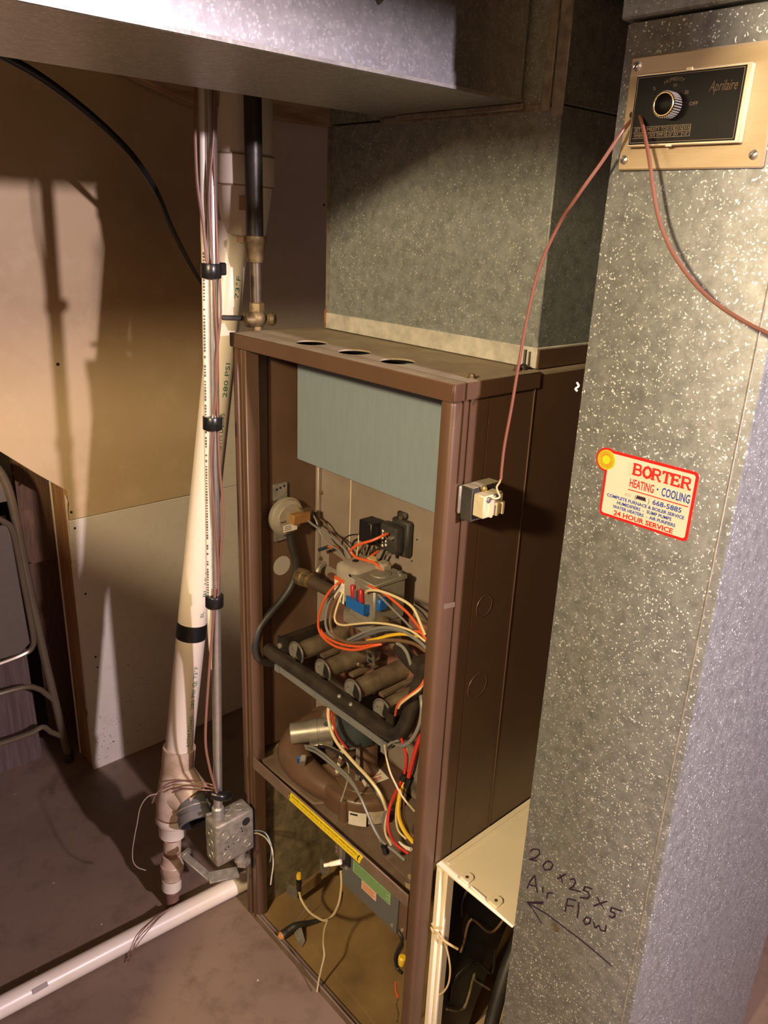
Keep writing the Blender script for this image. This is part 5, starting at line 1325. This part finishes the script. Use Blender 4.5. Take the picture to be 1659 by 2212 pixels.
# motor leads and the loom down to the control box
fw([(0.2440, 0.0350, 0.6698), (0.2496, 0.0300, 0.6541), (0.2627, 0.0250, 0.6374), (0.2868, 0.0200, 0.6247), (0.3204, 0.0150, 0.6208), (0.3540, 0.0120, 0.6167), (0.3875, 0.0080, 0.6154), (0.4156, 0.0040, 0.6114), (0.4315, 0.0040, 0.5993), (0.4353, 0.0100, 0.5772)], W_CREAM, 0.0030)
fw([(0.2423, 0.0350, 0.6663), (0.2450, 0.0320, 0.6533), (0.2544, 0.0300, 0.6489)], W_ORANGE, 0.0034)
fw([(0.2450, 0.0400, 0.6604), (0.2589, 0.0350, 0.6413), (0.2779, 0.0300, 0.6254), (0.3058, 0.0300, 0.6154)], W_RED, 0.0020)
fw([(0.2150, 0.0350, 0.5668), (0.2612, 0.0300, 0.5893), (0.3057, 0.0250, 0.5968), (0.3453, 0.0200, 0.5972), (0.3814, 0.0140, 0.5996), (0.4081, 0.0100, 0.5959), (0.4244, 0.0100, 0.5813)], W_BLACK, 0.0028)
fw([(0.1709, 0.0360, 0.5407), (0.2013, 0.0340, 0.5552), (0.2401, 0.0300, 0.5633), (0.2823, 0.0250, 0.5668), (0.3219, 0.0180, 0.5733), (0.3549, 0.0100, 0.5720), (0.3838, 0.0040, 0.5577), (0.4045, 0.0020, 0.5390), (0.4238, 0.0040, 0.5175), (0.4371, 0.0080, 0.5064), (0.4574, 0.0120, 0.5030), (0.4815, 0.0150, 0.4982)], W_GREY, 0.0026)
fw([(0.1764, 0.0340, 0.5392), (0.2142, 0.0300, 0.5535), (0.2562, 0.0260, 0.5599), (0.2990, 0.0200, 0.5661), (0.3393, 0.0120, 0.5715), (0.3713, 0.0060, 0.5665), (0.3961, 0.0020, 0.5489), (0.4129, 0.0020, 0.5293), (0.4299, 0.0060, 0.5076)], W_GREY, 0.0026)
fw([(0.2173, 0.0360, 0.5759), (0.2587, 0.0320, 0.5909), (0.2928, 0.0300, 0.5946), (0.3110, 0.0280, 0.5854), (0.3188, 0.0240, 0.5710), (0.3232, 0.0160, 0.5566), (0.3273, 0.0060, 0.5433), (0.3242, 0.0020, 0.5260)], mat('olive_insulation', (0.18, 0.16, 0.10), 0.45), 0.0021)
fw([(0.4213, 0.0120, 0.6998), (0.4354, 0.0040, 0.6869), (0.4496, 0.0000, 0.6689), (0.4656, -0.0020, 0.6561), (0.4827, -0.0010, 0.6403), (0.5048, 0.0060, 0.6223)], mat('tan_thin_wire', (0.42, 0.35, 0.20), 0.5), 0.0017)
fw([(0.4517, 0.0200, 0.7265), (0.4598, 0.0200, 0.7125), (0.4678, 0.0180, 0.6971), (0.4691, 0.0150, 0.6757), (0.4672, 0.0100, 0.6556), (0.4598, 0.0050, 0.6294), (0.4507, 0.0030, 0.5976), (0.4475, 0.0030, 0.5679), (0.4514, 0.0040, 0.5447), (0.4633, 0.0080, 0.5252), (0.4899, 0.0140, 0.5191)], W_RED, 0.0026)
fw([(0.4604, 0.0220, 0.7142), (0.4665, 0.0220, 0.6967), (0.4660, 0.0220, 0.6751), (0.4616, 0.0220, 0.6556)], W_CREAM, 0.0016)
fw([(0.4962, 0.0200, 0.7609), (0.4915, 0.0160, 0.7351), (0.4862, 0.0140, 0.7054), (0.4815, 0.0120, 0.6719)], W_RED, 0.0038)
fw([(0.4832, 0.0300, 0.7283), (0.4798, 0.0300, 0.7008), (0.4750, 0.0300, 0.6718), (0.4656, 0.0300, 0.6443), (0.4514, 0.0300, 0.6182)], mat('steel_blue_insulation', (0.16, 0.20, 0.24), 0.45), 0.0026)
fw([(0.4668, 0.0160, 0.6523), (0.4660, 0.0100, 0.6308), (0.4676, 0.0060, 0.6047), (0.4720, 0.0060, 0.5830), (0.4842, 0.0080, 0.5654), (0.4992, 0.0140, 0.5500)], YELLOWW, 0.0036)
fw([(0.4655, 0.0120, 0.6488), (0.4577, 0.0060, 0.6227), (0.4473, 0.0040, 0.5873), (0.4409, 0.0040, 0.5578), (0.4409, 0.0060, 0.5310), (0.4514, 0.0100, 0.5128)], W_CREAM, 0.0022)
fw([(0.4622, 0.0080, 0.6099), (0.4613, 0.0080, 0.5795), (0.4667, 0.0100, 0.5545), (0.4822, 0.0140, 0.5454)], W_CREAM, 0.0018)
fw([(0.4699, 0.0200, 0.6498), (0.4676, 0.0200, 0.6216), (0.4668, 0.0200, 0.5915), (0.4761, 0.0200, 0.5628), (0.4955, 0.0200, 0.5539)], W_BROWN, 0.0022)
fw([(0.4263, 0.0200, 0.5694), (0.4271, 0.0120, 0.5489), (0.4350, 0.0100, 0.5297), (0.4534, 0.0120, 0.5183), (0.4791, 0.0160, 0.5165)], mat('slate_insulation', (0.13, 0.14, 0.15), 0.45), 0.0026)
fw([(0.4599, 0.0200, 0.5176), (0.4727, 0.0200, 0.5185), (0.4895, 0.0200, 0.5245)], WHITE, 0.0034)
for p, q in (((0.4709, 0.0150, 0.6702), (0.4667, 0.0130, 0.6581)), ((0.4801, 0.0180, 0.6668), (0.4743, 0.0160, 0.6474)), ((0.4406, 0.0040, 0.5063), (0.4420, 0.0080, 0.4909))):
    MB().cyl(p, q, 0.0062, 10).build('tape_wrap', TAPE, fu)
# loose ends in the blower compartment
fw([(0.1323, 0.0500, 0.1331), (0.1418, 0.0500, 0.1134), (0.1741, 0.0450, 0.1121), (0.2098, 0.0400, 0.1273), (0.2443, 0.0350, 0.1508), (0.2750, 0.0300, 0.1938), (0.2981, 0.0250, 0.2465), (0.3083, 0.0220, 0.2927), (0.3110, 0.0200, 0.3217), (0.3105, 0.0180, 0.3422)], W_CREAM, 0.0026)
fw([(0.3030, 0.0300, 0.2766), (0.2982, 0.0300, 0.2398), (0.2790, 0.0300, 0.1971), (0.2609, 0.0300, 0.1700)], W_BROWN, 0.0018)
fw([(0.2588, 0.0300, 0.1699), (0.2601, 0.0200, 0.1470), (0.2679, 0.0120, 0.1246), (0.2789, 0.0060, 0.1072), (0.2779, 0.0000, 0.0755), (0.2750, -0.0040, 0.0438), (0.2768, -0.0100, 0.0158)], mat('tan_thin_wire', (0.42, 0.35, 0.20), 0.5), 0.0019)
MB().lathe((0.1323, 0.0500, 0.1331), (0, 0, 1), [(0, 0.005), (0.026, 0.0062), (0.027, 0.0055)], 10).build('wire_splice', BLACK, fu)
MB().lathe((0.1327, 0.0500, 0.1678), (0, 0, 1), [(0, 0.0062), (0.010, 0.0058), (0.013, 0.0045)], 10).build('wire_nut', YELLOWW, fu)
MB().lathe((0.4916, 0.0120, 0.2721), (0.1, 0, 1), [(0, 0.006), (0.012, 0.008), (0.018, 0.0075), (0.02, 0.005)], 10).build('wire_nut', YELLOWW, fu)
fw([(0.4709, 0.0200, 0.3276), (0.4818, 0.0200, 0.3157), (0.4736, 0.0200, 0.2870), (0.4669, 0.0200, 0.2592), (0.4733, 0.0200, 0.2398), (0.4870, 0.0200, 0.2398)], W_BLACK, 0.0030)
fw([(0.4734, 0.0250, 0.3109), (0.4780, 0.0250, 0.2934), (0.4667, 0.0250, 0.2584), (0.4748, 0.0250, 0.2404)], W_BLACK, 0.0026)
fw([(0.4722, 0.0200, 0.2036), (0.4734, 0.0200, 0.1854), (0.4812, 0.0200, 0.1733)], W_ORANGE, 0.0020)
fw([(0.4812, 0.0200, 0.1733), (0.4775, 0.0200, 0.1500), (0.4836, 0.0200, 0.1362), (0.4818, 0.0200, 0.1110)], BRASS_OLD, 0.0014)
# sheet metal tabs and a pry tool lying on the base pan
MB().prism([(0.0486, 0.0750, 0.0772), (0.0910, 0.0750, 0.0839), (0.0886, 0.0750, 0.0516), (0.0509, 0.0750, 0.0425)], (0.001, 0.002, 0)).build('sheet_metal_tab', ZINC_OLD, fu)
MB().prism([(0.0788, 0.1500, 0.1211), (0.1161, 0.1500, 0.1226), (0.1151, 0.1500, 0.1049), (0.0797, 0.1500, 0.0663)], (0.001, 0.002, 0)).build('sheet_metal_tab', ZINC_OLD, fu)
MB().bar((0.0799, 0.0850, 0.0589), (0.0807, 0.1500, 0.0670), 0.006, 0.030).build('angle_rail', PANFLOOR, fu)
to = thing('pry_tool', (0.1235, 0.0232, 0.0200), 'dark pry tool with a bent steel blade lying on the furnace base pan', 'tool')
MB().tube([(0.1198, 0.0137, 0.0180), (0.1218, 0.0314, 0.0220), (0.1277, 0.0448, 0.0300), (0.1313, 0.0778, 0.0180), (0.1402, 0.1076, 0.0140)], [0.010, 0.0095, 0.008, 0.006, 0.004], 10, 4).build('handle', RUBBER, to)
MB().prism([(0.1214, 0.0422, 0.0120), (0.1386, 0.0509, 0.0300), (0.1583, 0.0470, 0.0100), (0.1642, 0.0338, 0.0060), (0.1345, 0.0398, 0.0060)], (0.002, 0, 0.002)).build('blade', STEEL_DIM, to)
MB().lathe((0.1197, 0.0120, 0.0180), (0.3, -0.8, 0.2), [(0, 0.009), (0.006, 0.006)], 10).build('end_cap', mat('orange_plastic', (0.5, 0.22, 0.05), 0.5), to)
fw([(0.1229, 0.0429, 0.0300), (0.1269, 0.0595, 0.0500), (0.1303, 0.0782, 0.0700)], STEEL, 0.0007)

# ------------------------------------------------------------------ transformer on the furnace side
tr = thing('transformer', (0.55, 0.045, 1.137), 'cream and black low-voltage transformer screwed to the side of the furnace', 'transformer')
B(0.5345, 0.541, 0.018, 0.070, 1.142, 1.183).build('mounting_plate', GALV_PLAIN, tr, bevel=0.004, seg=2)
MB().box(0.541, 0.560, 0.0195, 0.031, 1.136, 1.183).box(0.541, 0.560, 0.064, 0.075, 1.136, 1.183).box(0.541, 0.560, 0.031, 0.064, 1.173, 1.184).box(0.541, 0.560, 0.031, 0.064, 1.136, 1.146).build('core', BLACK_DUSTY, tr, bevel=0.0008)
MB().box(0.5415, 0.5595, 0.021, 0.074, 1.1835, 1.1845).build('core_top_dust', mat('tan_dust', (0.30, 0.26, 0.17), 0.9), tr)
bb = B(0.5605, 0.580, 0.0215, 0.0605, 1.1460, 1.1775).build('bobbin', TRCREAM, tr, bevel=0.0015)
for y in (0.033, 0.045, 0.057):
    B(0.580, 0.5835, y, y + 0.0035, 1.147, 1.165).build('rib', TRCREAM, bb)
for (y, z) in ((0.029, 1.172), (0.043, 1.174)):
    MB().lathe((0.580, y, z), (1, 0, 0), [(0, 0.0045), (0.002, 0.0042), (0.003, 0.002)], 10).build('terminal_screw', STEEL, bb)
MB().lathe((0.560, 0.041, 1.180), (1, 0, 0), [(0, 0.005), (0.003, 0.005), (0.005, 0.003)], 10).build('screw', BRASS, tr)
wire('lead', [(0.6000, 0.0263, 1.2082), (0.5950, 0.0306, 1.2004), (0.5900, 0.0320, 1.1924), (0.5880, 0.0385, 1.1829), (0.5880, 0.0432, 1.1761), (0.5880, 0.0358, 1.1750), (0.5850, 0.0297, 1.1767)], 0.0013, W_CREAM, tr)

# ------------------------------------------------------------------ cream filter rack between furnace and return duct
fr = thing('filter_rack', (0.615, 0.3, 0), 'cream sheet metal filter rack open at the front between furnace and return duct', 'filter rack')
B(0.5345, 0.6965, 0.034, 0.66, 0.5150, 0.5190).build('top_plate', CREAM, fr, bevel=0.0012)
MB().tube([(0.548, 0.05, 0.5180), (0.548, 0.64, 0.5180)], 0.0035, 8, smooth=False).build('stiffening_bead', CREAM, fr)
B(0.5345, 0.5480, 0.034, 0.060, 0.0, 0.5150).build('front_post', CREAM, fr, bevel=0.003)
B(0.5480, 0.5560, 0.040, 0.060, 0.0, 0.5150).build('front_post', CREAM, fr, bevel=0.002)
B(0.5345, 0.6965, 0.655, 0.66, 0.0, 0.515).build('back_plate', BROWN_IN, fr)
for (x, y) in ((0.590, 0.052), (0.651, 0.052)):
    t_ = MB().prism([(x - 0.009, y - 0.012, 0.5192), (x + 0.009, y - 0.012, 0.5192), (x + 0.009, y + 0.004, 0.5192), (x + 0.004, y + 0.009, 0.5192), (x - 0.004, y + 0.009, 0.5192), (x - 0.009, y + 0.004, 0.5192)], (0, 0, 0.0042)).build('stamped_tab', CREAM, fr, bevel=0.0012)
    MB().disc((x, y - 0.003, 0.5234), (0, 0, 1), 0.0028, 0.001, 8).build('rivet', BRASS_OLD, t_)
B(0.606, 0.636, 0.038, 0.043, 0.5190, 0.5225).build('latch_slot', CREAM, fr, bevel=0.0006)
wire('tie_string', [(0.537, 0.0315, 0.385), (0.543, 0.0315, 0.378), (0.552, 0.033, 0.382), (0.566, 0.036, 0.374), (0.585, 0.05, 0.362)], 0.0022, mat('tan_string', (0.50, 0.36, 0.16), 0.8), fr)
wire('tie_string', [(0.537, 0.0325, 0.392), (0.546, 0.032, 0.390), (0.556, 0.037, 0.394)], 0.0018, mat('tan_string', (0.50, 0.36, 0.16), 0.8), fr)
wire('tie_string', [(0.5493, 0.0450, 0.3887), (0.5528, 0.0450, 0.3712), (0.5622, 0.0450, 0.3532), (0.5707, 0.0450, 0.3343), (0.5764, 0.0450, 0.3090), (0.5751, 0.0450, 0.2769), (0.5658, 0.0450, 0.2484), (0.5552, 0.0450, 0.2312), (0.5465, 0.0450, 0.2258)], 0.0017, mat('cream_string', (0.60, 0.46, 0.22), 0.7), fr)
# what can be seen in the boot: black sheet along the furnace side, loose scraps, floor boards
MB().prism([(0.5365, y, z) for y, z in ((0.062, 0.013), (0.155, 0.013), (0.18, 0.09), (0.215, 0.16), (0.27, 0.27), (0.30, 0.36), (0.36, 0.50), (0.095, 0.50), (0.085, 0.455), (0.062, 0.44))],
           (0.004, 0, 0)).build('black_sheet', BLACK, fr, bevel=0.001)
hz = MB().tube([(0.560, 0.33, 0.30), (0.578, 0.22, 0.20), (0.600, 0.15, 0.10), (0.628, 0.11, 0.03), (0.660, 0.09, 0.016)], 0.014, 12).build('drain_hose', RUBBER, fr)
for k in (0, 2, 4, 5):
    a = random.uniform(0, 6)
    wire('old_wire', [(0.548 + 0.006 * math.sin(a + q), 0.09 + 0.03 * q + 0.02 * math.sin(2 * a + q * 1.7), 0.40 - 0.05 * k + 0.04 * math.sin(a + q * 2.1)) for q in range(5)], 0.0024, (W_BLACK, W_BROWN, W_BROWN, ZINC_OLD, W_BLACK, INSUL, W_BROWN)[k], fr)
for k, (y0, y1) in enumerate(((0.07, 0.16), (0.165, 0.28), (0.285, 0.42))):
    bo = B(0.5345, 0.6965, y0, y1, 0.0005, 0.012).build('floor_board', WOOD_RAW if k % 2 else PANFLOOR, fr, bevel=0.002)
